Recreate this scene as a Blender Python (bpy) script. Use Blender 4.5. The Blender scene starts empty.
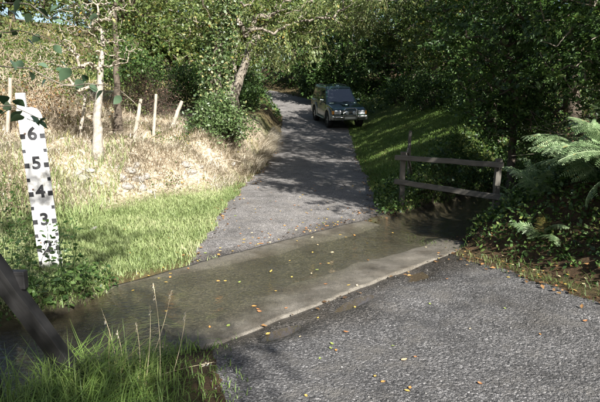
import bpy, bmesh, math, random
import numpy as np
from mathutils import Vector, Matrix, Euler

R = math.radians
SC = bpy.context.scene
COL = SC.collection

# ------------------------------------------------------------------ camera
cam_d = bpy.data.cameras.new("camera")
cam = bpy.data.objects.new("camera", cam_d)
COL.objects.link(cam)
cam.location = (0, 0, 1.65)
cam.rotation_euler = (R(90 - 11.5), 0, 0)
cam_d.sensor_width = 36
cam_d.lens = 31.2
cam_d.clip_start = 0.05
cam_d.clip_end = 2000
SC.camera = cam
# ------------------------------------------------------------------ sky, sun, exposure
SUN_AZ = (0.45, -0.89)
SUN_EL = R(34)
sv = Vector((SUN_AZ[0] * math.cos(SUN_EL), SUN_AZ[1] * math.cos(SUN_EL), math.sin(SUN_EL))).normalized()
W = bpy.data.worlds.new("World")
SC.world = W
W.use_nodes = True
wn = W.node_tree.nodes
wl = W.node_tree.links
bg = wn["Background"]
sky = wn.new("ShaderNodeTexSky")
sky.sky_type = 'NISHITA'
sky.sun_disc = False
sky.sun_elevation = SUN_EL
sky.sun_rotation = math.atan2(SUN_AZ[0], SUN_AZ[1])
sky.dust_density = 2.0
wl.new(sky.outputs[0], bg.inputs[0])
bg.inputs[1].default_value = 0.050
sd = bpy.data.lights.new("sun", 'SUN')
sd.energy = 5.0
sd.angle = R(0.53)
sd.color = (1.0, 0.975, 0.93)
so = bpy.data.objects.new("sun", sd)
COL.objects.link(so)
so.rotation_euler = sv.to_track_quat('Z', 'Y').to_euler()
so.location = (5, -10, 12)
vs = SC.view_settings
vs.view_transform = 'Standard'
vs.look = 'None'
vs.exposure = 1.85
vs.gamma = 1
vs.use_curve_mapping = False
SC.cycles.use_denoising = True
SC.cycles.max_bounces = 6
SC.cycles.transparent_max_bounces = 12
SC.cycles.sample_clamp_indirect = 6
SC.cycles.caustics_reflective = False
SC.cycles.caustics_refractive = False

# ------------------------------------------------------------------ helpers
def rng_(s):
    return np.random.default_rng(s)

def _lat(ix, iy, s):
    h = (ix.astype(np.int64) * 374761393 + iy.astype(np.int64) * 668265263 + s * 974711) & 0xffffffff
    h = ((h ^ (h >> 13)) * 1274126177) & 0xffffffff
    return ((h ^ (h >> 16)) & 0xffff) / 65535.0

def vn(x, y, s=0):
    x = np.asarray(x, float); y = np.asarray(y, float)
    ix = np.floor(x); iy = np.floor(y); fx = x - ix; fy = y - iy
    fx = fx * fx * (3 - 2 * fx); fy = fy * fy * (3 - 2 * fy)
    a = _lat(ix, iy, s); b = _lat(ix + 1, iy, s); c = _lat(ix, iy + 1, s); d = _lat(ix + 1, iy + 1, s)
    return (a + (b - a) * fx) * (1 - fy) + (c + (d - c) * fx) * fy - .5

def fbm(x, y, s=0):
    return vn(x, y, s) + .5 * vn(2.1 * x, 2.1 * y, s + 7) + .25 * vn(4.3 * x, 4.3 * y, s + 13)

def ss(a, b, t):
    u = np.clip((t - a) / (b - a), 0, 1)
    return u * u * (3 - 2 * u)

def mk(name, V, T, mat=None, parent=None, rnd=None, smooth=False, vattr=None, link=True):
    V = np.asarray(V, dtype=np.float32).reshape(-1, 3)
    T = np.asarray(T, dtype=np.int32)
    me = bpy.data.meshes.new(name)
    n, k = T.shape
    me.vertices.add(len(V)); me.vertices.foreach_set("co", V.ravel())
    me.loops.add(n * k); me.loops.foreach_set("vertex_index", T.ravel())
    me.polygons.add(n)
    me.polygons.foreach_set("loop_start", np.arange(0, n * k, k, dtype=np.int32))
    me.polygons.foreach_set("loop_total", np.full(n, k, dtype=np.int32))
    if smooth:
        me.polygons.foreach_set("use_smooth", np.ones(n, dtype=bool))
    me.update(calc_edges=True)
    if rnd is not None:
        at = me.attributes.new("rnd", 'FLOAT', 'FACE')
        at.data.foreach_set("value", np.asarray(rnd, dtype=np.float32))
    if vattr:
        for kname, arr in vattr.items():
            at = me.attributes.new(kname, 'FLOAT', 'POINT')
            at.data.foreach_set("value", np.asarray(arr, dtype=np.float32).ravel())
    if mat:
        me.materials.append(mat)
    if not link:
        return me
    return link_me(name, me, parent)

def link_me(name, me, parent=None):
    o = bpy.data.objects.new(name, me)
    COL.objects.link(o)
    if parent:
        o.parent = parent
    return o

def from_bm(name, bm, mat, parent=None, smooth=False, bevel=0.0, link=True):
    me = bpy.data.meshes.new(name)
    bm.normal_update()
    bm.to_mesh(me); bm.free()
    me.materials.append(mat)
    if smooth:
        for p in me.polygons:
            p.use_smooth = True
    if not link:
        return me
    o = link_me(name, me, parent)
    if bevel:
        m = o.modifiers.new("bevel", 'BEVEL'); m.width = bevel; m.segments = 2; m.limit_method = 'ANGLE'; m.angle_limit = R(35)
    return o

def thing(name, label, cat, loc=(0, 0, 0), group=None):
    o = bpy.data.objects.new(name, None)
    o.empty_display_size = .1
    COL.objects.link(o)
    o.location = loc
    return tag(o, label, cat, group)

def tag(o, label, cat, group=None, kind=None):
    if label: o["label"] = label
    if cat: o["category"] = cat
    if group: o["group"] = group
    if kind: o["kind"] = kind
    return o

def struct(o):
    o["kind"] = "structure"
    return o

def mat_(name):
    m = bpy.data.materials.new(name)
    m.use_nodes = True
    nt = m.node_tree
    return m, nt.nodes, nt.links, nt.nodes["Principled BSDF"]

def ramp(nodes, stops, interp='LINEAR'):
    r = nodes.new("ShaderNodeValToRGB")
    r.color_ramp.interpolation = interp
    el = r.color_ramp.elements
    while len(el) < len(stops):
        el.new(.5)
    for e, (p, c) in zip(el, stops):
        e.position = p; e.color = (*c, 1)
    return r

def noise(nodes, links, scale, detail=4, rough=.6, coord='Object'):
    tc = nodes.new("ShaderNodeTexCoord")
    n = nodes.new("ShaderNodeTexNoise")
    n.inputs["Scale"].default_value = scale
    n.inputs["Detail"].default_value = detail
    n.inputs["Roughness"].default_value = rough
    links.new(tc.outputs[coord], n.inputs["Vector"])
    return n

def bump(nodes, links, b, src, strength=.4, dist=.02):
    bp = nodes.new("ShaderNodeBump")
    bp.inputs["Strength"].default_value = strength
    bp.inputs["Distance"].default_value = dist
    links.new(src, bp.inputs["Height"])
    links.new(bp.outputs[0], b.inputs["Normal"])
    return bp

def plain(name, c1, c2, scale=20, rough=.7, metal=0.0, bmp=.2, spec=.4, dist=.004, det=5):
    m, n, l, b = mat_(name)
    nz = noise(n, l, scale, det)
    r = ramp(n, [(.3, c1), (.7, c2)])
    l.new(nz.outputs["Fac"], r.inputs[0]); l.new(r.outputs[0], b.inputs["Base Color"])
    b.inputs["Roughness"].default_value = rough
    b.inputs["Metallic"].default_value = metal
    b.inputs["Specular IOR Level"].default_value = spec
    if bmp:
        bump(n, l, b, nz.outputs["Fac"], bmp, dist)
    return m

def leafmat(name, stops, trans=.35, rough=.45, spec=.35):
    m, n, l, b = mat_(name)
    at = n.new("ShaderNodeAttribute"); at.attribute_name = "rnd"
    r = ramp(n, stops)
    l.new(at.outputs["Fac"], r.inputs[0])
    l.new(r.outputs[0], b.inputs["Base Color"])
    b.inputs["Roughness"].default_value = rough
    b.inputs["Specular IOR Level"].default_value = spec
    t = n.new("ShaderNodeBsdfTranslucent")
    hs = n.new("ShaderNodeHueSaturation"); hs.inputs["Saturation"].default_value = 1.1; hs.inputs["Value"].default_value = 1.25
    l.new(r.outputs[0], hs.inputs["Color"]); l.new(hs.outputs[0], t.inputs[0])
    mx = n.new("ShaderNodeMixShader"); mx.inputs[0].default_value = trans
    l.new(b.outputs[0], mx.inputs[1]); l.new(t.outputs[0], mx.inputs[2])
    l.new(mx.outputs[0], n["Material Output"].inputs[0])
    return m

# ------------------------------------------------------------------ layout of the land (metres)
TA = np.array((.722, .692)); NA = np.array((-.692, .722))     # along / across the stream

def ac(x, y):
    return TA[0] * x + TA[1] * y, NA[0] * x + NA[1] * y

def xy(a, c):
    return TA[0] * a + NA[0] * c, TA[1] * a + NA[1] * c

LY = [0, 6, 6.8, 10.5, 14.3, 19, 24.6, 29, 32, 38, 44, 52]
LL = [-1.25, -1.25, -1.29, -1.23, -.9, -.82, -.8, -.95, -1.4, -2.9, -5.6, -10.5]
RY = [0, 8.2, 10, 14, 19, 25, 29, 32, 38, 44, 52]
RR = [1.38, 1.38, 1.42, 1.65, 1.95, 2.25, 2.2, 1.9, .5, -2.2, -7]
ZY = [0, 6, 9, 13, 17, 21, 25, 27.6, 31, 35, 39, 44, 52, 70, 120]
ZL = [-.30, -.30, -.28, -.25, -.2, -.1, .1, .33, .66, 1.05, 1.5, 2.0, 2.6, 4.5, 7]

def lc(y):
    return np.interp(y, LY, LL)
def rc(y):
    return np.interp(y, RY, RR)
def zl(y):
    y = np.asarray(y, float)
    return (np.interp(y - 1, ZY, ZL) + np.interp(y, ZY, ZL) + np.interp(y + 1, ZY, ZL)) / 3

def d_left(x, y):      # distance left of the near road's left edge
    return -.94 * (x + .63) - .35 * (y - 3.54)
def d_right(x, y):     # distance right of the near road's right edge
    return .94 * (x - 2.6) + .34 * (y - 4.26)
def d_bank(x, y):      # distance into the left bank
    d1 = -.79 * (x + 1.25) + .61 * (y - 10.8)
    d2 = lc(y) - x - .05
    k = .5
    h = np.clip(.5 + .5 * (d2 - d1) / k, 0, 1)
    return d2 * (1 - h) + d1 * h - k * h * (1 - h)

PUDDLES = [(-.12, 4.02, .20, .07), (.52, 4.60, .22, .06), (1.28, 5.36, .24, .08)]

def slab_z(a, c):
    return -.30 - .072 * np.exp(-((c - 4.36 - .12 * np.sin(a * .9)) / (.62 + .22 * ss(3.6, 2.2, a))) ** 2) + .014 * fbm(a * 1.3, c * 1.3, 5) + .005 * vn(a * 5, c * 5, 6) + .012 * np.clip((4.4 - a) / 4, -1, 1) * 0

def inside(x, y):
    a, c = ac(x, y)
    n1 = .13 * fbm(x * 1.3, y * 1.3, 21) + .09 * fbm(x * 5, y * 5, 22)
    far = np.minimum(np.minimum(x - lc(y), rc(y) - x) + n1, c - 5.12)
    near = np.minimum(np.minimum(-d_left(x, y), -d_right(x, y)) + n1, 3.3 - c)
    slab = np.minimum(np.minimum(a - 2.1, 6.3 - a), np.minimum(c - 3.25, 5.14 - c))
    return far, near, slab

def H(x, y):
    x = np.asarray(x, float); y = np.asarray(y, float)
    a, c = ac(x, y)
    # near side of the ford
    zn = np.where(c > 0, -.0923 * np.minimum(c, 3.5), -.03 * c)
    zn = zn + .010 * fbm(x * 1.1, y * 1.1, 3) + .010 * fbm(x * 3.1, y * 2.7, 4) - .03 * ss(.25, .6, fbm(x * 1.6 + 3, y * 1.6, 15))
    for (px, py, rr, dp) in PUDDLES:
        u, v = x - px, y - py
        pa, pc = TA[0] * u + TA[1] * v, NA[0] * u + NA[1] * v
        zn = zn - .035 * np.exp(-((pa / (rr * 1.2)) ** 2 + (pc / dp) ** 2))
    dr = d_right(x, y)
    rb = .04 * np.clip(dr, 0, .3) + .75 * np.clip(dr - .3, 0, 1.2) + .22 * np.clip(dr - 1.5, 0, 14)
    rb = rb + np.where(dr > .1, .10, 0) * fbm(x * 1.5, y * 1.5, 9) * np.clip(dr, 0, 1)
    dl = d_left(x, y)
    lb = np.clip(dl, 0, 1) * .05 + .06 * fbm(x, y, 11) * np.clip(dl, 0, 1)
    zn = zn + rb + lb
    # far side
    zf = zl(y) + .006 * fbm(x, y, 31)
    dv = np.clip(lc(y) - x, 0, 3)
    db = d_bank(x, y)
    steep = 1.25 - .35 * ss(11, 14, y)
    bank = .88 * ss(0, 1, db / steep) + .10 * np.clip(db - 1.4, 0, 2) + .30 * np.clip(db - 2.9, 0, 16) + .12 * np.clip(db - 19, 0, 20)
    rough = ss(.1, .9, db)
    bank = bank + rough * (.26 * fbm(x * .8, y * .8, 41) + .17 * fbm(x * 2.3, y * 2.3, 43))
    zf = zf + .03 * dv + bank
    st = .05 + .75 * ss(20, 24, y)
    dR = x - rc(y) - st
    rise = .48 * np.clip(dR, 0, 2.6) + .22 * np.clip(dR - 2.6, 0, 14)
    rise = rise * ss(8.6, 10.5, y - .0 * x) + .05 * ss(0, .4, dR) * fbm(x, y, 51)
    zf = zf + rise
    t = ss(4.0, 4.5, c)
    z = zn * (1 - t) + zf * t
    # stream bed outside the slab
    cc = 4.2 + .15 * np.sin(a * 1.2) * ss(2.0, .5, a)
    up = ss(6.1, 6.7, a); dn = 1 - ss(1.8, 2.3, a)
    hw = .62 + .1 * vn(a * 1.5, c * 0 + 3, 3)
    bed = np.where(a > 4, -.47, -.56) + .05 * fbm(x * 3, y * 3, 61)
    carve = bed + .75 * np.clip(np.abs(c - cc) - hw, 0, 30) + .12 * ss(0, .6, np.abs(c - cc) - hw)
    m = np.clip(up + dn, 0, 1)
    z = np.where(m > 0, z * (1 - m) + np.minimum(z, carve) * m, z)
    # under the slab
    sl = np.minimum(np.minimum(a - 2.0, 6.4 - a), np.minimum(c - 3.2, 5.2 - c))
    zs = slab_z(a, c) - .03
    w = ss(-.05, .12, sl)
    z = z * (1 - w) + zs * w
    # the land rolls on
    z = z + .06 * np.clip(y - 60, 0, 60) * 0
    return z

def Hf(x, y):
    return float(H(np.array([x]), np.array([y]))[0])

_F, _p = 520.0, R(11.5)
_c, _s = math.cos(_p), math.sin(_p)
def spot(px, py, ymax=80):
    """where the line of sight through a point of the photograph meets the land"""
    u, v = (px - 300) / _F, (py - 201) / _F
    ts = np.linspace(1.2, ymax, 4000)
    X, Y, Z = u * ts, (_c - v * _s) * ts, 1.65 - (_s + v * _c) * ts
    hit = np.nonzero(Z < H(X, Y))[0]
    i = hit[0] if len(hit) else -1
    return Vector((X[i], Y[i], float(H(X[i:i + 1], Y[i:i + 1])[0]) if i >= 0 else Z[i]))
def at(px, py, Y):
    u, v = (px - 300) / _F, (py - 201) / _F
    t = Y / (_c - v * _s)
    return Vector((u * t, Y, 1.65 - (_s + v * _c) * t))

# ------------------------------------------------------------------ ground
def axis(segs):
    out = []
    for a, b, st in segs:
        out += list(np.arange(a, b - 1e-6, st))
    out.append(segs[-1][1])
    return np.array(out)

gx = axis([(-160, -60, 12), (-60, -24, 3), (-24, -8, .7), (-8, -5, .2), (-5, 4.6, .06), (4.6, 9, .25), (9, 30, 1.2), (30, 160, 12)])
gy = axis([(-60, -10, 5), (-10, 1.2, .8), (1.2, 11, .06), (11, 18, .12), (18, 34, .3), (34, 60, 1), (60, 260, 14)])
X, Y = np.meshgrid(gx, gy)
far_, near_, slab_ = inside(X, Y)
ins = np.maximum(np.maximum(far_, near_), slab_)
Z = H(X, Y)
Zg = Z + .012 - .055 * ss(-.06, .10, ins)
A_, C_ = ac(X, Y)
db = d_bank(X, Y); dr = d_right(X, Y)
straw = ss(-.1, .5, db + .35 * fbm(X * 1.3, Y * 1.3, 71)) * (1 - .75 * ss(9, 14, db)) * (1 - ss(17, 22, Y))
straw = np.clip(straw + .15 * fbm(X * .6, Y * .6, 73), 0, 1)
dRv = X - rc(Y)
litter = np.clip(ss(-.1, .3, dr) * (C_ < 4.2) + ss(2.4, 3.4, dRv) * (C_ > 4.2) + .8 * ss(19, 24, Y) * (X < 0), 0, 1)
litter = np.maximum(litter, ss(-.55, -.05, near_ + .2 * fbm(X * 2.5, Y * 2.5, 76)) * (C_ < 3.8))
litter = np.maximum(litter, .8 * np.exp(-(ins / .12) ** 2) * (fbm(X * 2, Y * 2, 75) > -.1))
bed = ss(1.55, .8, np.abs(C_ - 4.2) + .3 * fbm(X * 2, Y * 2, 77)) * np.clip(ss(6.0, 6.6, A_) + ss(2.3, 1.9, A_), 0, 1)
nx, ny = len(gx), len(gy)
idx = np.arange(nx * ny).reshape(ny, nx)
T = np.stack([idx[:-1, :-1], idx[:-1, 1:], idx[1:, 1:], idx[1:, :-1]], -1).reshape(-1, 4)

m_ground, n, l, b = mat_("ground")
def attr(n, name):
    a = n.new("ShaderNodeAttribute"); a.attribute_name = name; return a.outputs["Fac"]
nz = noise(n, l, 16, 10, .75); nz2 = noise(n, l, 1.3, 4)
g1 = ramp(n, [(.3, (.045, .06, .016)), (.7, (.10, .115, .035))])
g2 = ramp(n, [(.34, (.10, .072, .045)), (.46, (.24, .19, .13)), (.56, (.40, .34, .255)), (.7, (.54, .485, .40))])
g3 = ramp(n, [(.3, (.025, .018, .011)), (.55, (.07, .045, .025)), (.75, (.13, .075, .035))])
g4 = ramp(n, [(.3, (.016, .014, .009)), (.6, (.045, .038, .024)), (.8, (.10, .085, .055))])
for g in (g1, g2, g3, g4):
    l.new(nz.outputs["Fac"], g.inputs[0])
def mixc(n, l, f, a_, b_):
    mx = n.new("ShaderNodeMix"); mx.data_type = 'RGBA'
    l.new(f, mx.inputs[0]); l.new(a_, mx.inputs[6]); l.new(b_, mx.inputs[7])
    return mx.outputs[2]
c_ = mixc(n, l, attr(n, "straw"), g1.outputs[0], g2.outputs[0])
c_ = mixc(n, l, attr(n, "litter"), c_, g3.outputs[0])
c_ = mixc(n, l, attr(n, "bed"), c_, g4.outputs[0])
l.new(c_, b.inputs["Base Color"]); b.inputs["Roughness"].default_value = .95; b.inputs["Specular IOR Level"].default_value = .15
bump(n, l, b, nz.outputs["Fac"], .8, .05)
struct(mk("ground", np.stack([X, Y, Zg], -1), T, m_ground, smooth=True, vattr=dict(straw=straw, litter=litter, bed=bed)))

# ------------------------------------------------------------------ tarmac lane beyond the ford
def sheet(name, xs, ys, keep, zfun, mat, vattr=None):
    X, Y = np.meshgrid(xs, ys)
    Z = zfun(X, Y)
    K = keep(X, Y)
    idx = np.arange(X.size).reshape(X.shape)
    T = np.stack([idx[:-1, :-1], idx[:-1, 1:], idx[1:, 1:], idx[1:, :-1]], -1)
    k = K[:-1, :-1] & K[:-1, 1:] & K[1:, 1:] & K[1:, :-1]
    T = T[k].reshape(-1, 4)
    used = np.unique(T); re = np.full(X.size, -1); re[used] = np.arange(len(used))
    V = np.stack([X, Y, Z], -1).reshape(-1, 3)[used]
    va = {kk: f(X, Y).ravel()[used] for kk, f in (vattr or {}).items()}
    return mk(name, V, re[T], mat, smooth=True, vattr=va)

def tarmac(name, base, speck, wetcol, stone, relief=.006, silt=.5):
    m, n, l, b = mat_(name)
    vo = n.new("ShaderNodeTexVoronoi"); vo.inputs["Scale"].default_value = stone
    tc = n.new("ShaderNodeTexCoord"); l.new(tc.outputs["Object"], vo.inputs["Vector"])
    nz = noise(n, l, 2.2, 9, .72); fine = noise(n, l, 140, 3, .7)
    r1 = ramp(n, [(.1, tuple(.45 * v for v in base)), (.5, base), (.80, speck), (.96, tuple(1.9 * v for v in speck)), (1, tuple(2.6 * v for v in speck))])
    sep = n.new("ShaderNodeSeparateColor"); l.new(vo.outputs["Color"], sep.inputs[0])
    l.new(sep.outputs[0], r1.inputs[0])
    r2 = ramp(n, [(.3, (.48, .47, .46)), (.5, (.93, .92, .91)), (.7, (1.3, 1.28, 1.26))])
    l.new(nz.outputs["Fac"], r2.inputs[0])
    mu = n.new("ShaderNodeMix"); mu.data_type = 'RGBA'; mu.blend_type = 'MULTIPLY'; mu.inputs[0].default_value = 1
    l.new(r1.outputs[0], mu.inputs[6]); l.new(r2.outputs[0], mu.inputs[7])
    ns = noise(n, l, 3.1, 10, .7); rsil = ramp(n, [(.50, (0, 0, 0)), (.66, (1, 1, 1))]); l.new(ns.outputs["Fac"], rsil.inputs[0])
    sc_ = n.new("ShaderNodeMath"); sc_.operation = 'MULTIPLY'; sc_.inputs[1].default_value = silt; l.new(rsil.outputs[0], sc_.inputs[0])
    sr = ramp(n, [(.3, tuple(v * k for v, k in zip(base, (1.05, 1.0, .92)))), (.7, tuple(v * k for v, k in zip(base, (1.55, 1.48, 1.34))))]); l.new(fine.outputs["Fac"], sr.inputs[0])
    m0 = n.new("ShaderNodeMix"); m0.data_type = 'RGBA'; l.new(sc_.outputs[0], m0.inputs[0]); l.new(mu.outputs[2], m0.inputs[6]); l.new(sr.outputs[0], m0.inputs[7]); mu = m0
    wet = attr(n, "wet")
    wc = n.new("ShaderNodeRGB"); wc.outputs[0].default_value = (*wetcol, 1)
    mw = n.new("ShaderNodeMix"); mw.data_type = 'RGBA'; mw.blend_type = 'MULTIPLY'
    l.new(wet, mw.inputs[0]); l.new(mu.outputs[2], mw.inputs[6]); l.new(wc.outputs[0], mw.inputs[7])
    l.new(mw.outputs[2], b.inputs["Base Color"])
    mr = n.new("ShaderNodeMapRange"); mr.inputs[3].default_value = .82; mr.inputs[4].default_value = .32
    l.new(wet, mr.inputs[0]); l.new(mr.outputs[0], b.inputs["Roughness"])
    v2 = n.new("ShaderNodeTexVoronoi"); v2.inputs["Scale"].default_value = stone * .45; l.new(tc.outputs["Object"], v2.inputs["Vector"])
    ad = n.new("ShaderNodeMath"); ad.operation = 'MULTIPLY_ADD'; ad.inputs[1].default_value = -1.0
    ad2 = n.new("ShaderNodeMath"); ad2.operation = 'MULTIPLY_ADD'; ad2.inputs[1].default_value = -1.3; l.new(v2.outputs["Distance"], ad2.inputs[0])
    l.new(vo.outputs["Distance"], ad.inputs[0]); l.new(fine.outputs["Fac"], ad.inputs[2])
    l.new(ad.outputs[0], ad2.inputs[2]); bump(n, l, b, ad2.outputs[0], .9, relief)
    b.inputs["Specular IOR Level"].default_value = .35
    return m

m_lane = tarmac("lane_tarmac", (.125, .118, .112), (.165, .156, .149), (.4, .38, .36), 120)
m_road = tarmac("gravel_tarmac", (.078, .076, .075), (.110, .107, .105), (.50, .46, .41), 88, .011, .8)

def lane_wet(x, y):
    a, c = ac(x, y)
    return .85 * ss(5.5, 5.15, c + .25 * fbm(x, y, 81)) + .3 * ss(.2, .5, fbm(x * .7, y * .7, 82))
ys = axis([(5.0, 12, .08), (12, 20, .15), (20, 52, .35)])
xs = axis([(-1.7, 2.5, .08)])
struct(sheet("lane", np.arange(-1.7, 2.75, .09), ys[ys < 34], lambda x, y: (np.minimum(x - lc(y), rc(y) - x) > -.12) & (ac(x, y)[1] > 5.0),
             lambda x, y: H(x, y) + .004 - .03 * ss(5.3, 5.1, ac(x, y)[1]) * 0, m_lane, dict(wet=lane_wet)))
struct(sheet("upper_lane", np.arange(-12, 3, .2), np.arange(33.65, 52, .3), lambda x, y: (np.minimum(x - lc(y), rc(y) - x) > -.2),
             lambda x, y: H(x, y) + .004, m_lane, dict(wet=lane_wet)))

def near_wet(x, y):
    a, c = ac(x, y)
    return np.clip(ss(2.55, 3.2, c + .45 * fbm(x * 1.2, y * 1.2, 84)) + .75 * ss(.25, .6, fbm(x * .9 + 4, y * .9, 85) + .1), 0, 1)
struct(sheet("near_road", axis([(-3, -1.2, .3), (-1.2, 3.0, .045), (3.0, 7, .3)]), axis([(-8, 1.6, .4), (1.6, 6.9, .045)]),
             lambda x, y: (np.minimum(-d_left(x, y), -d_right(x, y)) > -.15) & (ac(x, y)[1] < 3.42),
             lambda x, y: H(x, y) + .003, m_road, dict(wet=near_wet)))

# ------------------------------------------------------------------ concrete ford
m_conc, n, l, b = mat_("ford_concrete")
nz = noise(n, l, 4, 10, .75); nf = noise(n, l, 95, 5, .75)
r1 = ramp(n, [(.3, (.050, .044, .034)), (.5, (.094, .084, .068)), (.72, (.150, .135, .112))])
r2 = ramp(n, [(.36, (.012, .012, .006)), (.5, (.042, .039, .020)), (.64, (.145, .13, .078))])  # bed algae; its strong speckle also paints in the sparkle of ripples
l.new(nz.outputs["Fac"], r1.inputs[0])
nm = noise(n, l, 40, 8, .75); l.new(nm.outputs["Fac"], r2.inputs[0])
cc = mixc(n, l, attr(n, "algae"), r1.outputs[0], r2.outputs[0])
rs = ramp(n, [(.38, (.55, .55, .54)), (.5, (.95, .95, .95)), (.64, (1.45, 1.44, 1.42))]); l.new(nf.outputs["Fac"], rs.inputs[0])
nst = noise(n, l, 1.7, 5, .6); rst = ramp(n, [(.36, (.62, .58, .52)), (.52, (1, 1, 1)), (.7, (1.12, 1.11, 1.08))]); l.new(nst.outputs["Fac"], rst.inputs[0])
mst = n.new("ShaderNodeMix"); mst.data_type = 'RGBA'; mst.blend_type = 'MULTIPLY'; mst.inputs[0].default_value = 1; l.new(rs.outputs[0], mst.inputs[6]); l.new(rst.outputs[0], mst.inputs[7])
mu = n.new("ShaderNodeMix"); mu.data_type = 'RGBA'; mu.blend_type = 'MULTIPLY'; mu.inputs[0].default_value = 1
l.new(cc, mu.inputs[6]); l.new(mst.outputs[2], mu.inputs[7]); l.new(mu.outputs[2], b.inputs["Base Color"])
b.inputs["Roughness"].default_value = .55
bump(n, l, b, nf.outputs["Fac"], .7, .008)
sa = np.arange(2.05, 6.36, .04); scx = np.linspace(0, 1, 56)
SA, SU = np.meshgrid(sa, scx)
lo = 3.25 + .05 * fbm(sa * 2.0, sa * 0, 91) + .03 * vn(sa * 9, sa * 0, 92)
hi = 5.13 + .03 * fbm(sa * 2.0, sa * 0 + 9, 93)
SCc = lo[None] + (hi - lo)[None] * SU
SX, SY = xy(SA, SCc)
SZ = slab_z(SA, SCc) + .010
ring = 0
V = np.stack([SX, SY, SZ], -1)
nr, nc_ = SA.shape
idx = np.arange(nr * nc_).reshape(nr, nc_)
T = np.stack([idx[:-1, :-1], idx[:-1, 1:], idx[1:, 1:], idx[1:, :-1]], -1).reshape(-1, 4)
edge = np.concatenate([idx[0, :], idx[1:, -1], idx[-1, -2::-1], idx[-2:0:-1, 0]])
VV = V.reshape(-1, 3); low = VV[edge].copy(); low[:, 2] -= .14
k0 = len(VV); ne = len(edge)
VV = np.concatenate([VV, low])
sk = np.stack([edge, k0 + np.arange(ne), k0 + (np.arange(ne) + 1) % ne, np.roll(edge, -1)], -1)
for jn in (3.35, 4.75):
    SZ = SZ - .012 * np.exp(-((SA - jn - .03 * vn(SCc * 4, SCc * 0, 4)) / .022) ** 2)
V[:, :, 2] = SZ; VV[:nr * nc_] = V.reshape(-1, 3)
alg = ss(.86, .22, np.abs(SCc - 4.36) - .22 * ss(3.6, 2.2, SA) + .18 * fbm(SX * 1.5, SY * 1.5, 95)) * .95
alg = np.concatenate([alg.ravel(), np.zeros(ne)])
struct(mk("ford_slab", VV, np.concatenate([T, sk]), m_conc, smooth=False, vattr=dict(algae=alg)))

# ------------------------------------------------------------------ water
def watermat(name, tint, refl_bump, scale, streak=None, murk=0.0, murkcol=(.1, .08, .05)):
    m, n, l, b = mat_(name)
    n.remove(b)
    tr = n.new("ShaderNodeBsdfTransparent"); tr.inputs[0].default_value = (*tint, 1)
    gl = n.new("ShaderNodeBsdfGlossy"); gl.inputs["Roughness"].default_value = .03
    fr = n.new("ShaderNodeLayerWeight"); fr.inputs[0].default_value = .5
    pw = n.new("ShaderNodeMath"); pw.operation = 'POWER'; pw.inputs[1].default_value = 3.3; l.new(fr.outputs["Facing"], pw.inputs[0])
    sc_ = n.new("ShaderNodeMath"); sc_.operation = 'MULTIPLY_ADD'; sc_.inputs[1].default_value = .95; sc_.inputs[2].default_value = .025; l.new(pw.outputs[0], sc_.inputs[0])
    tc = n.new("ShaderNodeTexCoord"); mp = n.new("ShaderNodeMapping")
    mp.inputs["Rotation"].default_value = (0, 0, -R(43.8)); mp.inputs["Scale"].default_value = streak or (1, 1, 1)
    l.new(tc.outputs["Object"], mp.inputs[0])
    nz = n.new("ShaderNodeTexNoise"); nz.inputs["Scale"].default_value = scale; nz.inputs["Detail"].default_value = 5
    nz.inputs["Distortion"].default_value = .8
    l.new(mp.outputs[0], nz.inputs["Vector"])
    bp = n.new("ShaderNodeBump"); bp.inputs["Strength"].default_value = refl_bump; bp.inputs["Distance"].default_value = .02
    l.new(nz.outputs["Fac"], bp.inputs["Height"])
    l.new(bp.outputs[0], gl.inputs["Normal"]); l.new(bp.outputs[0], fr.inputs["Normal"])
    df = n.new("ShaderNodeBsdfDiffuse"); df.inputs[0].default_value = (*murkcol, 1)
    m1 = n.new("ShaderNodeMixShader"); m1.inputs[0].default_value = murk
    l.new(tr.outputs[0], m1.inputs[1]); l.new(df.outputs[0], m1.inputs[2])
    m2 = n.new("ShaderNodeMixShader")
    l.new(sc_.outputs[0], m2.inputs[0]); l.new(m1.outputs[0], m2.inputs[1]); l.new(gl.outputs[0], m2.inputs[2])
    l.new(m2.outputs[0], n["Material Output"].inputs[0])
    return m
m_water = watermat("stream_water", (.955, .94, .88), 1.0, 26, (.55, 1.2, 1), .03)
m_puddle = watermat("puddle_water", (.75, .68, .56), .05, 3, None, .35, (.13, .10, .07))
wa = np.arange(-6, 16, .07); wc = np.linspace(2.9, 5.5, 44)
WA, WC = np.meshgrid(wa, wc)
WX, WY = xy(WA, WC)
WZ = -.329 - .095 * ss(2.2, 1.5, WA) + .003 * vn(WA * 6, WC * 6, 3) * 1.0 + .012 * ss(5.8, 7, WA)
G = H(WX, WY)
sl = np.minimum(np.minimum(WA - 2.05, 6.35 - WA), np.minimum(WC - 3.25, 5.14 - WC))
G = np.where(sl > 0, slab_z(WA, WC) + .01, G + .012)
keep = (WZ > G - .03) & (np.abs(WC - 4.2) < 1.25)
idx = np.arange(WA.size).reshape(WA.shape)
T = np.stack([idx[:-1, :-1], idx[:-1, 1:], idx[1:, 1:], idx[1:, :-1]], -1)
k = keep[:-1, :-1] | keep[:-1, 1:] | keep[1:, 1:] | keep[1:, :-1]
T = T[k].reshape(-1, 4); used = np.unique(T); re = np.full(WA.size, -1); re[used] = np.arange(len(used))
struct(mk("stream_water", np.stack([WX, WY, WZ], -1).reshape(-1, 3)[used], re[T], m_water, smooth=True))
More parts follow.
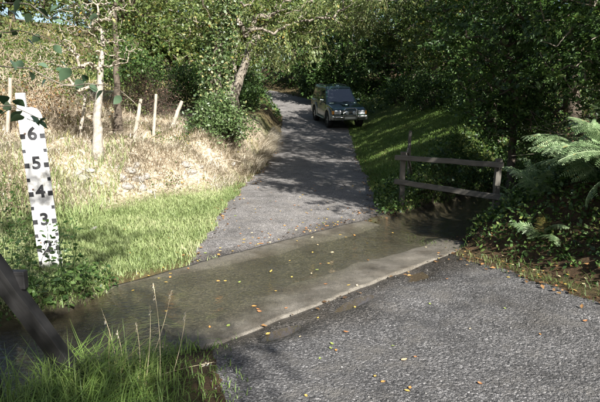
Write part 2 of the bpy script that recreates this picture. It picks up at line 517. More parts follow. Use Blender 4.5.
for (px, py, rr, dp) in PUDDLES:
    th = np.linspace(0, 2 * np.pi, 40, endpoint=False)
    rad = 1 + .12 * np.sin(3 * th + px * 9) + .08 * np.sin(5 * th)
    pa, pc = rr * 1.5 * np.cos(th) * rad, dp * 1.5 * np.sin(th) * rad
    x = px + TA[0] * pa + NA[0] * pc; y = py + TA[1] * pa + NA[1] * pc
    lvl = Hf(px, py) + .022
    V = np.concatenate([np.stack([x, y, np.full(40, lvl)], -1), [[px, py, lvl]]])
    T = np.stack([np.arange(40), (np.arange(40) + 1) % 40, np.full(40, 40)], -1)
    struct(mk("puddle", V, T, m_puddle))

# ------------------------------------------------------------------ vegetation tools
def unit(v):
    return v / np.maximum(np.linalg.norm(v, axis=-1, keepdims=True), 1e-9)

def leaves(pos, size, rg, aspect=.55, up=.6, down=0.0, fold=.12, dirs=None, hexa=False, nrm=None):
    n = len(pos)
    d = unit(rg.normal(size=(n, 3)) + np.array([0, 0, -down])) if dirs is None else unit(dirs)
    nn = unit(rg.normal(size=(n, 3)) * .8 + np.array([0, 0, up]))
    if nrm is not None: nn = unit(nrm + rg.normal(size=(n, 3)) * .32)
    nn = unit(nn - d * np.sum(nn * d, -1, keepdims=True))
    s = np.cross(d, nn)
    L = size[:, None]; w = L * aspect * .5
    p = pos - d * L * .5
    if hexa:
        P = np.stack([p, p + d * L * .28 + s * w * .85 + nn * w * .2, p + d * L * .62 + s * w * .8 + nn * w * .2, p + d * L,
                      p + d * L * .62 - s * w * .8 + nn * w * .2, p + d * L * .28 - s * w * .85 + nn * w * .2], 1)
        base = np.arange(n)[:, None, None] * 6
        T = (np.array([[0, 1, 2], [0, 2, 3], [0, 3, 4], [0, 4, 5]])[None] + base).reshape(-1, 3)
        return P.reshape(-1, 3), T, 4
    P = np.stack([p, p + d * L * .45 + s * w + nn * w * fold, p + d * L, p + d * L * .45 - s * w + nn * w * fold], 1)
    base = np.arange(n)[:, None, None] * 4
    T = (np.array([[0, 1, 2], [0, 2, 3]])[None] + base).reshape(-1, 3)
    return P.reshape(-1, 3), T, 2

def tubes(P0, P1, r0, r1, k=5):
    d = unit(P1 - P0)
    ref = np.where(np.abs(d[:, 2:3]) > .9, np.array([[1., 0, 0]]), np.array([[0, 0, 1.]]))
    u = unit(np.cross(d, ref)); v = np.cross(d, u)
    th = np.arange(k) * 2 * np.pi / k
    ringv = np.cos(th)[None, :, None] * u[:, None] + np.sin(th)[None, :, None] * v[:, None]
    A = P0[:, None] + ringv * r0[:, None, None]; B = P1[:, None] + ringv * r1[:, None, None]
    V = np.concatenate([A, B], 1).reshape(-1, 3)
    i = np.arange(k); f = np.stack([i, (i + 1) % k, k + (i + 1) % k, k + i], -1)
    T = (f[None] + (np.arange(len(P0)) * 2 * k)[:, None, None]).reshape(-1, 4)
    return V, T

def loft(path, rad, k=10, rough=.0, seed=0):
    path = np.asarray(path, float); rad = np.asarray(rad, float)
    n = len(path); tan = unit(np.gradient(path, axis=0))
    u = np.array([1., 0, 0]); rings = []
    th = np.arange(k) * 2 * np.pi / k
    rg = rng_(seed); ph = rg.random(4) * 6
    for i in range(n):
        u = u - tan[i] * np.dot(u, tan[i]); u /= max(np.linalg.norm(u), 1e-6)
        v = np.cross(tan[i], u)
        rr = rad[i] * (1 + rough * (np.sin(2 * th + ph[0] + i * .4) + .6 * np.sin(3 * th + ph[1] - i * .7) + .5 * np.sin(5 * th + ph[2] + i)))
        rings.append(path[i] + rr[:, None] * (np.cos(th)[:, None] * u + np.sin(th)[:, None] * v))
    V = np.concatenate(rings + [path[:1], path[-1:]])
    i = np.arange(k); T = []
    for j in range(n - 1):
        T.append(np.stack([j * k + i, j * k + (i + 1) % k, (j + 1) * k + (i + 1) % k, (j + 1) * k + i], -1))
    c0, c1 = n * k, n * k + 1
    T.append(np.stack([np.full(k, c0), (i + 1) % k, i, i], -1)); T.append(np.stack([np.full(k, c1), (n - 1) * k + i, (n - 1) * k + (i + 1) % k, (n - 1) * k + (i + 1) % k], -1))
    return V, np.concatenate(T)

def quads_ok(T):
    return T

def resample(pts, n):
    pts = np.asarray(pts, float)
    s = np.concatenate([[0], np.cumsum(np.linalg.norm(np.diff(pts, axis=0), axis=1))])
    q = np.linspace(0, s[-1], n)
    o = np.stack([np.interp(q, s, pts[:, i]) for i in range(3)], -1)
    for _ in range(2):
        o[1:-1] = (o[:-2] + 2 * o[1:-1] + o[2:]) / 4
    return o

def mk_mixed(name, V, T, mat, parent, smooth=True):
    """quads whose last two corners may coincide become triangles"""
    faces = [tuple(f[:3]) if f[2] == f[3] else tuple(f) for f in T.tolist()]
    me = bpy.data.meshes.new(name); me.from_pydata([tuple(v) for v in V], [], faces); me.update()
    me.materials.append(mat)
    if smooth:
        me.polygons.foreach_set("use_smooth", np.ones(len(faces), dtype=bool))
    return link_me(name, me, parent)

def grow(path, rtop, tips, rg, wob=.12, twig=.006, power=.5, rmax=None):
    nodes = [np.array(p) for p in path]; par = list(range(-1, len(path) - 1))
    start = max(1, int(len(path) * .35))
    arr = np.array(nodes[start:]); base_i = start
    NN = list(arr); NI = list(range(start, len(path)))
    order = np.argsort([np.min(np.linalg.norm(arr - t, axis=1)) for t in tips])
    cnt_tip = []
    for oi in order:
        t = tips[oi]
        A = np.array(NN)
        dv = t - A
        dist = np.linalg.norm(dv, axis=1)
        cost = dist + .5 * np.clip(A[:, 2] - t[2], 0, None)
        j = int(np.argmin(cost)); p0 = A[j]; L = dist[j]
        ns = max(2, min(6, int(L / .22)))
        prev = NI[j]
        for s in range(1, ns + 1):
            f = s / ns
            q = p0 + (t - p0) * f + np.array([0, 0, .18 * L * math.sin(math.pi * f)]) * .6
            if s < ns: q = q + rg.normal(size=3) * wob * L / ns
            nodes.append(q); par.append(prev); prev = len(nodes) - 1
            NN.append(q); NI.append(prev)
        cnt_tip.append(prev)
    n = len(nodes); cnt = np.zeros(n)
    for i in cnt_tip: cnt[i] += 1
    for i in range(n - 1, 0, -1):
        if par[i] >= 0: cnt[par[i]] += cnt[i]
    r = twig * np.maximum(cnt, .6) ** power
    if rmax: r = np.minimum(r, rmax)
    nodes = np.array(nodes); par = np.array(par)
    e = np.arange(len(path), n)
    root = np.arange(n)
    for i in range(len(path), n):
        if par[i] >= len(path): root[i] = root[par[i]]
    return nodes[par[e]], nodes[e], np.where(par[e] < len(path), r[e], r[par[e]]), r[e], root[e]

def crown_tips(blobs, n, rg, shell=.45):
    vol = np.array([b[3] * b[4] * b[5] for b in blobs]); pr = vol / vol.sum()
    pick = rg.choice(len(blobs), n, p=pr)
    B = np.array(blobs)[pick]
    d = unit(rg.normal(size=(n, 3))); rr = (shell + (1 - shell) * rg.random((n, 1)) ** .7)
    return B[:, :3] + d * rr * B[:, 3:6]

m_bark = plain("bark_grey", (.10, .085, .065), (.23, .20, .16), 14, .9, 0, .6, .2, .02)
m_bark_pale = plain("bark_pale", (.15, .13, .105), (.33, .295, .25), 16, .85, 0, .5, .2, .015)
m_limb = plain("bark_limb", (.15, .125, .095), (.33, .285, .225), 16, .9, 0, .4, .2, .01)
m_bark_dark = plain("bark_dark", (.035, .028, .02), (.10, .08, .06), 14, .9, 0, .6, .2, .02)
m_deep = leafmat("leaf_deep_green", [(0, (.02, .042, .012)), (.5, (.046, .088, .022)), (.85, (.085, .138, .035)), (1, (.16, .18, .05))])
m_mid = leafmat("leaf_mid_green", [(0, (.03, .055, .013)), (.5, (.065, .10, .024)), (.82, (.115, .14, .035)), (.95, (.22, .18, .04)), (1, (.30, .17, .03))])
m_yel = leafmat("leaf_turning", [(0, (.04, .065, .018)), (.45, (.085, .12, .032)), (.78, (.155, .18, .055)), (.93, (.27, .23, .07)), (1, (.36, .20, .05))])
m_hang = leafmat("leaf_pale_hanging", [(0, (.055, .085, .025)), (.5, (.12, .15, .05)), (.85, (.21, .21, .085)), (1, (.34, .28, .10))])
m_ivy = leafmat("leaf_ivy", [(0, (.03, .055, .018)), (.5, (.06, .095, .03)), (.85, (.13, .17, .075)), (1, (.27, .23, .10))], .2, .42, .35)
m_brown = leafmat("leaf_brown", [(0, (.08, .045, .02)), (.5, (.19, .115, .05)), (1, (.38, .26, .13))], .3, .7, .2)
m_purple = leafmat("leaf_purple_brown", [(0, (.05, .028, .022)), (.6, (.11, .065, .05)), (1, (.20, .13, .09))], .25, .7, .2)
m_deadtwig = plain("dead_twig", (.20, .15, .10), (.48, .40, .30), 25, .9, 0, .2, .2)

def tree(name, label, base, trunk, r0, blobs, ntip, nleaf, lsize, mat, bark, seed, cat="tree", group=None, spread=.28, twig=.007,
         up=.6, down=0.0, aspect=.55, shell=.4, extra=None, power=.5, cloud=.35, wob=.14, limb=None):
    """trunk: points relative to base; blobs: ellipsoids (x, y, z, rx, ry, rz) in world space"""
    rg = rng_(seed)
    bz = Hf(base[0], base[1])
    o = thing(name, label, cat, (base[0], base[1], bz), group)
    org = np.array((base[0], base[1], bz))
    tp = resample(np.array(trunk, float), 14)
    tp[0, 2] = -.12
    tp[1:-1] += rg.normal(size=(12, 3)) * r0 * .12
    rad = r0 * np.linspace(1, .38, 14); rad[0] *= 1.3; rad[1] *= 1.1
    V, T = loft(tp, rad, 10, .06, seed)
    mk_mixed("trunk", V, T, bark, o)
    bl = [(b[0] - org[0], b[1] - org[1], b[2] - org[2], b[3], b[4], b[5]) for b in blobs]
    tips = crown_tips(bl, ntip, rg, shell)
    P0, P1, ra, rb, rt = grow(tp, rad[-1], tips, rg, wob, twig, power, r0 * .6)
    for q in np.unique(rt):
        k = rt == q
        mk("branch", *tubes(P0[k], P1[k], ra[k], rb[k], 5), limb or bark, o, smooth=True)
    if nleaf:
        # leaves gather round the twig ends, some along the twigs
        w = rg.random(ntip) ** 1.5 + .15; w /= w.sum()
        pk = rg.choice(ntip, nleaf, p=w)
        ns = 7                                              # each twig end carries a few leafy sprays
        sd = rg.normal(size=(ntip, ns, 3)) * np.array([1, 1, .55]) + np.array([0, 0, -.15 - .5 * down])
        sd = unit(sd); sl_ = spread * (1.1 + 1.5 * rg.random((ntip, ns)))
        so_ = rg.normal(size=(ntip, ns, 3)) * spread * .35
        sn = unit(rg.normal(size=(ntip, ns, 3)) * .45 + np.array([0, 0, max(up, .25)]))
        kk = rg.integers(0, ns, nleaf); D = sd[pk, kk]; N_ = sn[pk, kk]; t_ = rg.random(nleaf) ** .8
        side = unit(np.cross(D, N_)); sg = np.where(rg.random(nleaf) < .5, -1., 1.)[:, None]
        sz = lsize * (.55 + .8 * rg.random(nleaf)) * (1.1 - .35 * t_)
        pos = tips[pk] + so_[pk, kk] + D * (sl_[pk, kk] * t_)[:, None] + side * sg * (sz * .45)[:, None] + rg.normal(size=(nleaf, 3)) * spread * .06
        pos[:, 2] -= .12 * spread * t_ ** 2
        dirs = D * .7 + side * sg + rg.normal(size=(nleaf, 3)) * .3 + np.array([0, 0, -.25 - .8 * down])
        Vl, Tl, kf = leaves(pos, sz, rg, aspect, up, down, .2, dirs, False, N_)
        clump = rg.random(ntip)
        rn = np.clip(cloud * clump[pk] + (1 - cloud) * rg.random(nleaf) ** 1.3, 0, 1)
        rn = np.clip(rn + .15 * (rg.random((ntip, 7))[pk, kk] - .5), 0, 1)
        mk("crown", Vl, Tl, mat, o, rnd=np.repeat(rn, kf))
    if extra:
        extra(o, org, rg, tp, rad)
    return o

def shrub(name, label, base, size, nstem, nleaf, lsize, mat, bark, seed, cat="shrub", group=None, spread=.12, droop=.2, twigs=0, up=.6, aspect=.55, srad=.006):
    rg = rng_(seed)
    bz = Hf(base[0], base[1])
    o = thing(name, label, cat, (base[0], base[1], bz), group)
    P0, P1, A, B, tips = [], [], [], [], []
    for i in range(nstem):
        d = unit(rg.normal(size=3)); d[2] = abs(d[2])
        tgt = d * np.array(size) * (.55 + .45 * rg.random())
        st = np.array([d[0] * size[0] * .25, d[1] * size[1] * .25, 0])
        n = 7; prev = st.copy()
        prev[2] = Hf(base[0] + st[0], base[1] + st[1]) - bz - .04
        p00 = prev.copy()
        for s in range(1, n + 1):
            f = s / n
            q = p00 + (tgt - p00) * f + np.array([0, 0, droop * size[2] * math.sin(math.pi * f)]) + rg.normal(size=3) * .03 * size[2] * (s < n)
            P0.append(prev); P1.append(q); A.append(srad * (1.25 - .9 * (s - 1) / n)); B.append(srad * (1.25 - .9 * s / n))
            if s > 2: tips.append(q)
            prev = q
        for t in range(twigs):
            j = len(P1) - 1 - rg.integers(0, n - 2)
            q = P1[j] + rg.normal(size=3) * size[2] * .16
            P0.append(P1[j]); P1.append(q); A.append(srad * .45); B.append(srad * .25); tips.append(q)
    V, T = tubes(np.array(P0), np.array(P1), np.array(A), np.array(B), 4)
    mk("stems", V, T, bark, o, smooth=True)
    if nleaf:
        tips = np.array(tips); pk = rg.integers(0, len(tips), nleaf)
        pos = tips[pk] + rg.normal(size=(nleaf, 3)) * spread
        hz = H(pos[:, 0] + base[0], pos[:, 1] + base[1]) - bz
        pos[:, 2] = np.maximum(pos[:, 2], hz + .02)
        Vl, Tl, kf = leaves(pos, lsize * (.55 + .8 * rg.random(nleaf)), rg, aspect, up)
        rn = np.clip(.4 * rg.random(len(tips))[pk] + .6 * rg.random(nleaf) ** 1.3, 0, 1)
        mk("foliage", Vl, Tl, mat, o, rnd=np.repeat(rn, kf))
    return o

# ------------------------------------------------------------------ trees
def T_(h, lean=(0, 0)):
    return [(0, 0, 0), (lean[0] * .3, lean[1] * .3, h * .35), (lean[0] * .6, lean[1] * .6, h * .7), (lean[0], lean[1], h)]

# pale gnarled tree on the left bank, nearly bare
b0 = spot(97, 158)
def bare_blobs():
    out = []
    for (px, py, r) in [(62, 45, .55), (85, 18, .6), (110, 5, .5), (128, 55, .4), (70, 75, .45), (112, 40, .45), (45, 60, .4), (95, 50, .35)]:
        p = at(px, py, b0.y + .1)
        out.append((p.x, p.y, p.z, r, r, r))
    return out
tk = [(0, 0, 0), (.05, .03, .45), (.03, .05, .85), (.16, .05, 1.3), (.2, .1, 1.75), (.22, .1, 2.2)]
tree("gnarled_tree", "pale gnarled tree with bare twisted branches on the dry bank", (b0.x, b0.y), tk, .092, bare_blobs(), 420, 2400, .06, m_mid, m_bark_pale, 11,
     spread=.3, twig=.0036, shell=.1, wob=.17, power=.5, limb=m_limb)
tree("slender_tree", "grey upright tree with thin yellowing leaves behind the pale gnarled tree", (b0.x - .35, b0.y + 2.2), T_(3.6, (.1, .2)), .085,
     [(-4.0, 12.2, 4.2, 1.6, 1.4, 1.0), (-2.9, 12.6, 3.6, 1.2, 1.0, .8), (-5.2, 13.2, 4.0, 1.3, 1.3, .9)], 220, 14000, .085, m_yel, m_bark_dark, 12, spread=.36)

def ivy_on(o, org, rg, tp, rad):
    n = 5200
    k = rg.random(n) ** .9 * 12; i = k.astype(int); f = (k - i)[:, None]
    p = tp[i] * (1 - f) + tp[i + 1] * f
    th = rg.random(n) * 6.283
    rr = rad[i] + .05 + np.abs(rg.normal(size=n)) * .13
    pos = p + np.stack([np.cos(th) * rr, np.sin(th) * rr, rg.normal(size=n) * .08], -1)
    Vl, Tl, kf = leaves(pos, .075 * (.6 + .7 * rg.random(n)), rg, .85, .1)
    mk("ivy", Vl, Tl, m_ivy, o, rnd=np.repeat(rg.random(n), kf))
b1 = spot(214, 128)
tree("ivy_tree", "ivy clad tree leaning over the lane above the bramble mound", (b1.x, b1.y), [(0, 0, 0), (.05, 0, 1.0), (.15, .1, 2.2), (.5, .2, 3.6)], .17,
     [(-1.5, 15.2, 4.3, 2.2, 1.6, 1.35), (.3, 15.8, 4.4, 1.7, 1.5, 1.1), (-3.0, 14.6, 3.9, 1.3, 1.2, 1.0)], 240, 17000, .095, m_yel, m_bark, 13, extra=ivy_on, spread=.3)
tree("hanging_tree", "tree with pale drooping sprays arching above the lane before the parked car", (-2.6, 20.5), [(0, 0, 0), (.2, 0, 1.4), (.9, .1, 3.0), (2.2, .2, 4.6)], .2,
     [(-.8, 20.5, 4.2, 2.2, 1.7, 1.35), (1.0, 20.8, 4.6, 1.9, 1.6, 1.4), (2.6, 20.8, 5.3, 1.6, 1.4, 1.3)], 240, 19000, .13, m_hang, m_bark, 14, down=1.4, up=.2, aspect=.34, spread=.34)
tree("lane_tree", "broad tree on the left bank above the lane's bend", (-3.6, 26.5), T_(5, (.8, 0)), .24,
     [(-2.8, 26.5, 5.2, 2.8, 2.2, 2.4), (-.3, 27.5, 6.4, 2.6, 2.0, 1.8), (-4.6, 24.5, 3.8, 1.6, 1.6, 1.7)], 240, 16000, .15, m_mid, m_bark, 15, spread=.4)

# right-hand wood
right = [
 ("hazel_tree", "small dark leaved tree drooping over the wooden stream fence", (4.0, 9.7), T_(2.2, (-.2, -.3)), .10,
  [(3.9, 9.4, 2.4, 1.35, 1.0, 1.2), (3.3, 9.0, 1.5, .8, .6, .6), (4.0, 8.9, 1.1, .9, .5, .6)], 180, 20000, .075, m_deep, m_bark_dark, 21, .2),
 ("thorn_tree", "dark thorn tree with bare grey twigs above the bracken bank", (5.3, 8.3), T_(2.8, (-.3, -.2)), .13,
  [(4.9, 8.0, 2.9, 1.5, 1.1, 1.5), (4.1, 7.6, 2.2, .9, .7, .9), (5.4, 7.3, 1.9, .9, .8, .8), (4.5, 7.3, 1.4, .8, .5, .5)], 210, 21000, .07, m_deep, m_bark, 22, .22),
 ("alder_tree", "dense dark tree standing on the stream bank behind the wooden fence", (4.7, 12.8), T_(3.4, (-.2, 0)), .16,
  [(4.6, 12.6, 3.4, 1.8, 1.6, 2.0), (3.7, 12.0, 2.7, .9, .9, .9)], 190, 17000, .10, m_deep, m_bark_dark, 23, .27),
 ("verge_tree", "tall dark tree at the top of the mown verge", (5.6, 17.2), T_(4.6, (-.4, 0)), .2,
  [(5.2, 17.0, 4.6, 2.1, 2.0, 2.7), (4.2, 16.4, 3.0, 1.0, 1.0, 1.0)], 200, 17000, .12, m_mid, m_bark_dark, 24, .33),
 ("roadside_tree", "leafy tree whose boughs spread above the parked car's bonnet side", (5.8, 23.0), T_(5.2, (-.6, 0)), .23,
  [(5.2, 23.0, 5.2, 2.2, 2.1, 3.0), (3.7, 22.5, 4.9, 1.5, 1.5, 1.3)], 200, 17000, .14, m_mid, m_bark_dark, 25, .36),
 ("wood_tree", "large dark tree deep in the wood behind the alder", (8.0, 11.5), T_(5, (0, 0)), .25,
  [(7.6, 11.3, 4.4, 2.5, 2.1, 3.0)], 170, 13000, .15, m_deep, m_bark_dark, 26, .38),
 ("wood_tree", "large dark tree deep in the wood behind the verge tree", (9.0, 17.5), T_(6, (0, 0)), .27,
  [(8.6, 17.3, 5.4, 2.8, 2.4, 3.6)], 150, 12000, .19, m_deep, m_bark_dark, 27, .42),
 ("wood_tree", "large dark tree deep in the wood uphill of the roadside tree", (9.0, 25.0), T_(6.5, (0, 0)), .3,
  [(8.4, 25, 6.4, 3.3, 2.8, 4.2)], 150, 12000, .22, m_deep, m_bark_dark, 28, .48),
]
for (nm, lb, bs, tk, r0, bl, nt, nl, ls, mt, bk, sd_, sp) in right:
    tree(nm, lb, bs, tk, r0, bl, nt, nl, ls, mt, bk, sd_, spread=sp)

# trees beside and behind the viewer, known from the shade they throw
tree("shade_tree", "tree on the bank beside the near road throwing shade over lane and stream", (5.9, 3.9), T_(4, (-.3, .1)), .2,
     [(5.0, 4.1, 4.6, 1.9, 1.7, 1.3), (3.9, 5.3, 4.0, 1.2, 1.1, .8), (6.6, 4.6, 3.4, 1.6, 1.6, 1.6), (5.2, 5.8, 5.0, 1.6, 1.3, 1.1)], 240, 15000, .10, m_mid, m_bark, 31, spread=.33)
tree("shade_tree", "tree behind the viewer shading the grass by the timber brace", (2.0, -5.6), T_(4.6, (-.3, .3)), .22,
     [(2.4, -4.8, 5.7, 1.3, 1.4, .8), (1.0, -3.5, 5.8, 1.1, 1.0, .7), (-.3, -4.6, 5.6, 1.4, 1.2, .8), (1.2, -1.7, 5.6, .6, .9, .4), (.2, -.8, 5.7, .8, .8, .4)], 150, 12500, .10, m_mid, m_bark, 32, spread=.3)
tree("shade_tree", "tall tree above the thorn tree shading the middle of the lane", (6.8, 8.8), T_(6.6, (-.9, 0)), .24,
     [(4.7, 5.3, 6.7, 1.3, 1.7, .8), (5.0, 8.6, 7.2, 1.5, 2.0, 1.0), (5.3, 11.6, 7.6, 1.6, 1.8, 1.0)], 190, 14500, .13, m_mid, m_bark, 34, spread=.36)
tree("shade_tree", "unseen low spreading tree added over the stream bank to shade the lane", (5.6, 5.6), [(0, 0, 0), (-.3, 0, 1.6), (-.9, .1, 3.0), (-1.7, .2, 3.7)], .16,
     [(3.0, 5.4, 4.3, .9, .7, .45), (3.8, 4.1, 4.4, .8, .7, .45), (2.5, 6.6, 4.5, .8, .7, .4), (3.5, 6.6, 4.6, .9, .9, .5), (4.6, 3.2, 4.5, .9, .8, .5), (2.9, 7.9, 5.0, 1.0, .9, .5)], 190, 14000, .11, m_mid, m_bark, 35, spread=.24)  # out-of-view crown added to thicken the shade band across the lane
tree("shade_tree", "tall tree on the right bank shading the verge and the parked car", (8.6, 13.8), T_(7, (-.5, 0)), .26,
     [(7.0, 14.0, 7.6, 2.6, 2.4, 1.8), (5.2, 16.0, 8.0, 2.2, 2.2, 1.4), (6.5, 18.6, 8.4, 2.4, 2.2, 1.6)], 130, 5500, .15, m_mid, m_bark, 33, spread=.45)

# background wood round the bend and on the hill crest
rgb = rng_(77)
bgt = [((1.6, 35.5), 5.0, 2.6, 3.4, m_deep), ((5.2, 32.5), 5.5, 2.8, 3.8, m_deep), ((4.2, 40), 6.5, 3.2, 4.2, m_deep), ((-.5, 44.5), 6.5, 3.4, 4.4, m_deep),
       ((-5.2, 36.5), 5.0, 2.5, 3.2, m_mid), ((-7.5, 31), 4.6, 2.2, 2.6, m_mid), ((9.5, 36), 7.5, 3.6, 4.6, m_deep), ((-9.5, 45), 6.5, 3.4, 4.0, m_mid),
       ((1, 56), 8.5, 4.5, 5.5, m_deep), ((-6, 56), 8, 4.0, 5, m_deep), ((-13, 39), 5.0, 2.3, 2.6, m_yel), ((-19, 36), 5.0, 2.6, 2.8, m_mid), ((-16.5, 27), 4.4, 1.8, 2.0, m_yel), ((8.5, 48), 8.5, 4.4, 5.4, m_deep)]
bgl = ["dark tree standing behind the parked car", "dark tree right behind the car's far wing", "dark tree further up behind the parked car", "dark tree closing the view where the lane bends away",
       "green tree on the outside of the lane's bend, left bank", "green tree on the hillside above the ivy clad tree", "dark tall tree high in the wood beyond the car", "green tree on the slope past the lane's bend",
       "tall dark tree at the far end of the wood", "tall dark tree at the wood's end left of the lane", "yellowing tree on the hill crest against the sky", "green tree on the hill crest against the sky",
       "small yellowing tree at the hill's left shoulder", "tall dark tree far up the right side of the wood"]
for i, ((x, y), h, r, rz, mt) in enumerate(bgt):
    z = Hf(x, y)
    tree("background_tree", bgl[i], (x, y), T_(h * .75), .22, [(x, y, z + h * .62, r, r, rz * .95), (x + rgb.normal() * r * .6, y - r * .4, z + h * .36, r * .7, r * .7, rz * .5)],
         130, 10000, .25, mt, m_bark_dark, 100 + i, group=None, spread=.5, twig=.011)

# ------------------------------------------------------------------ shrubs
c = spot(215, 138)
shrub("bramble_mound", "mound of bramble and ivy at the foot of the ivy clad tree", (c.x + .1, c.y + .2), (1.15, .8, 1.15), 60, 6500, .075, m_ivy, m_bark_dark, 41, spread=.11, up=.3)
c = spot(246, 112)
shrub("laurel_bush", "dark green bush on the bank top beside the ivy clad tree", (c.x - .2, c.y + 1.4), (.9, .8, 1.2), 30, 3600, .09, m_deep, m_bark_dark, 42)
c = spot(152, 92)
shrub("brown_bramble", "purple brown tangle of dead bramble above the wire fence", (-4.2, 14.4), (1.0, .6, 1.25), 90, 2600, .05, m_purple, m_bark_dark, 43, twigs=8)
shrub("dead_bracken", "pale tangle of dead bracken stalks behind the gnarled tree", (-5.3, 11.2), (1.1, .6, .75), 70, 900, .06, m_brown, m_deadtwig, 44, twigs=6)
shrub("dead_bracken", "dry tangled bracken stalks on the slope above the depth gauge", (-6.4, 10.3), (1.0, .7, .7), 55, 900, .06, m_brown, m_deadtwig, 45, twigs=5)
shrub("hedge_bush", "dark green bush at the top of the bank left of the depth gauge", (-6.4, 8.6), (.9, .8, 1.5), 40, 3400, .06, m_mid, m_bark, 46)
c = spot(135, 118)
shrub("yellow_sapling", "small yellow green bush between the wire fence posts", (c.x - .1, c.y + .3), (.35, .3, .75), 14, 420, .07, m_hang, m_bark, 47)
shrub("hedge_bush", "dark bush at the foot of the wood behind the verge tree", (4.9, 19.5), (1.3, 1.6, 1.6), 40, 4200, .09, m_deep, m_bark_dark, 48)
shrub("hedge_bush", "dark bush beside the parked car's far wing", (5.2, 26.5), (1.5, 1.6, 1.8), 40, 4200, .10, m_deep, m_bark_dark, 49)
shrub("hedge_bush", "dark bush behind the tail of the parked car", (2.9, 32.0), (1.6, 1.2, 1.9), 40, 4200, .11, m_deep, m_bark_dark, 50)
shrub("hedge_bush", "dark bush on the lane's outer bend behind the car", (.9, 39.5), (1.6, 1.4, 2.2), 40, 4200, .12, m_deep, m_bark_dark, 51)
shrub("hedge_bush", "shaded bush on the inner bank of the lane's bend", (-2.9, 30.5), (1.2, 2.0, 1.5), 40, 4200, .10, m_deep, m_bark_dark, 52)
shrub("gully_bush", "dark leafy bush on the stream bank under the hazel tree", (4.3, 8.7), (.9, .8, 1.3), 36, 5200, .055, m_deep, m_bark_dark, 53)
shrub("gully_bush", "dark bush at the head of the stream gully behind the fence", (5.0, 10.6), (1.0, .9, 1.6), 36, 5200, .065, m_deep, m_bark_dark, 54)
shrub("bare_twig_bush", "tangle of bare grey twigs in front of the dark thorn tree", (4.6, 7.6), (.8, .6, 1.5), 40, 700, .05, m_deep, m_bark, 55, twigs=9, srad=.007)
shrub("bank_bramble", "yellowing bramble on the bank below the bright fern", (3.3, 4.75), (.45, .4, .4), 26, 900, .05, m_yel, m_bark_dark, 56, spread=.06)
shrub("low_bush", "small bright leaved plant by the fence's near rail", (2.35, 9.35), (.32, .28, .42), 18, 600, .055, m_mid, m_bark_dark, 57, spread=.05)
for i, (x, y, w, hh) in enumerate([(6.2, 14.5, 1.4, 1.7), (7.0, 9.0, 1.4, 2.0), (6.8, 20.5, 1.6, 2.0), (7.0, 7.0, 1.2, 1.6)]):
    shrub("undergrowth_bush", ["dark undergrowth bush between the alder and the verge tree", "dark undergrowth bush behind the thorn tree", "dark undergrowth bush behind the roadside tree",
          "dark undergrowth bush on the bank above the ferns"][i], (x, y), (w, w, hh), 36, 4600, .085, m_deep, m_bark_dark, 60 + i)

shrub("dark_thicket", "dark shaded thicket on the slope behind the bramble mound", (-3.5, 17.6), (1.5, 1.2, 2.0), 50, 6500, .09, m_deep, m_bark_dark, 71)
shrub("dark_thicket", "dark shaded thicket uphill of the leaning fence posts", (-6.0, 19.0), (1.8, 1.3, 1.9), 50, 6500, .10, m_deep, m_bark_dark, 72)
shrub("bramble_thicket", "twiggy bramble thicket on the slope left of the gnarled tree", (-6.2, 12.6), (1.3, .8, 1.2), 60, 2600, .06, m_mid, m_deadtwig, 73, twigs=7)
shrub("bramble_thicket", "twiggy bramble thicket high on the hillside under the crest", (-9.0, 16.5), (1.8, 1.2, 1.5), 60, 4200, .08, m_mid, m_deadtwig, 74, twigs=6)
shrub("bramble_thicket", "leafy thicket at the left end of the wire fence", (-7.6, 11.0), (1.1, .8, 1.7), 60, 4200, .065, m_mid, m_bark, 75, twigs=5)
def cover(name, label, x0, x1, y0, y1, n, dens, hmax, lsize, mat, seed):
    rg = rng_(seed)
    P = field(x0, x1, y0, y1, n, dens, rg); n = len(P)
    tall = np.clip(.25 + 1.4 * (fbm(P[:, 0] * 1.1, P[:, 1] * 1.1, seed) + .3), .08, 1)
    P[:, 2] += hmax * tall * rg.random(n) ** 1.2 + .02
    V, T, kf = leaves(P, lsize * (.5 + .9 * rg.random(n)), rg, .6, .8)
    tag(mk(name, V, T, mat, rnd=np.repeat(rg.random(n) ** 1.2, kf)), label, "undergrowth", None, "stuff")

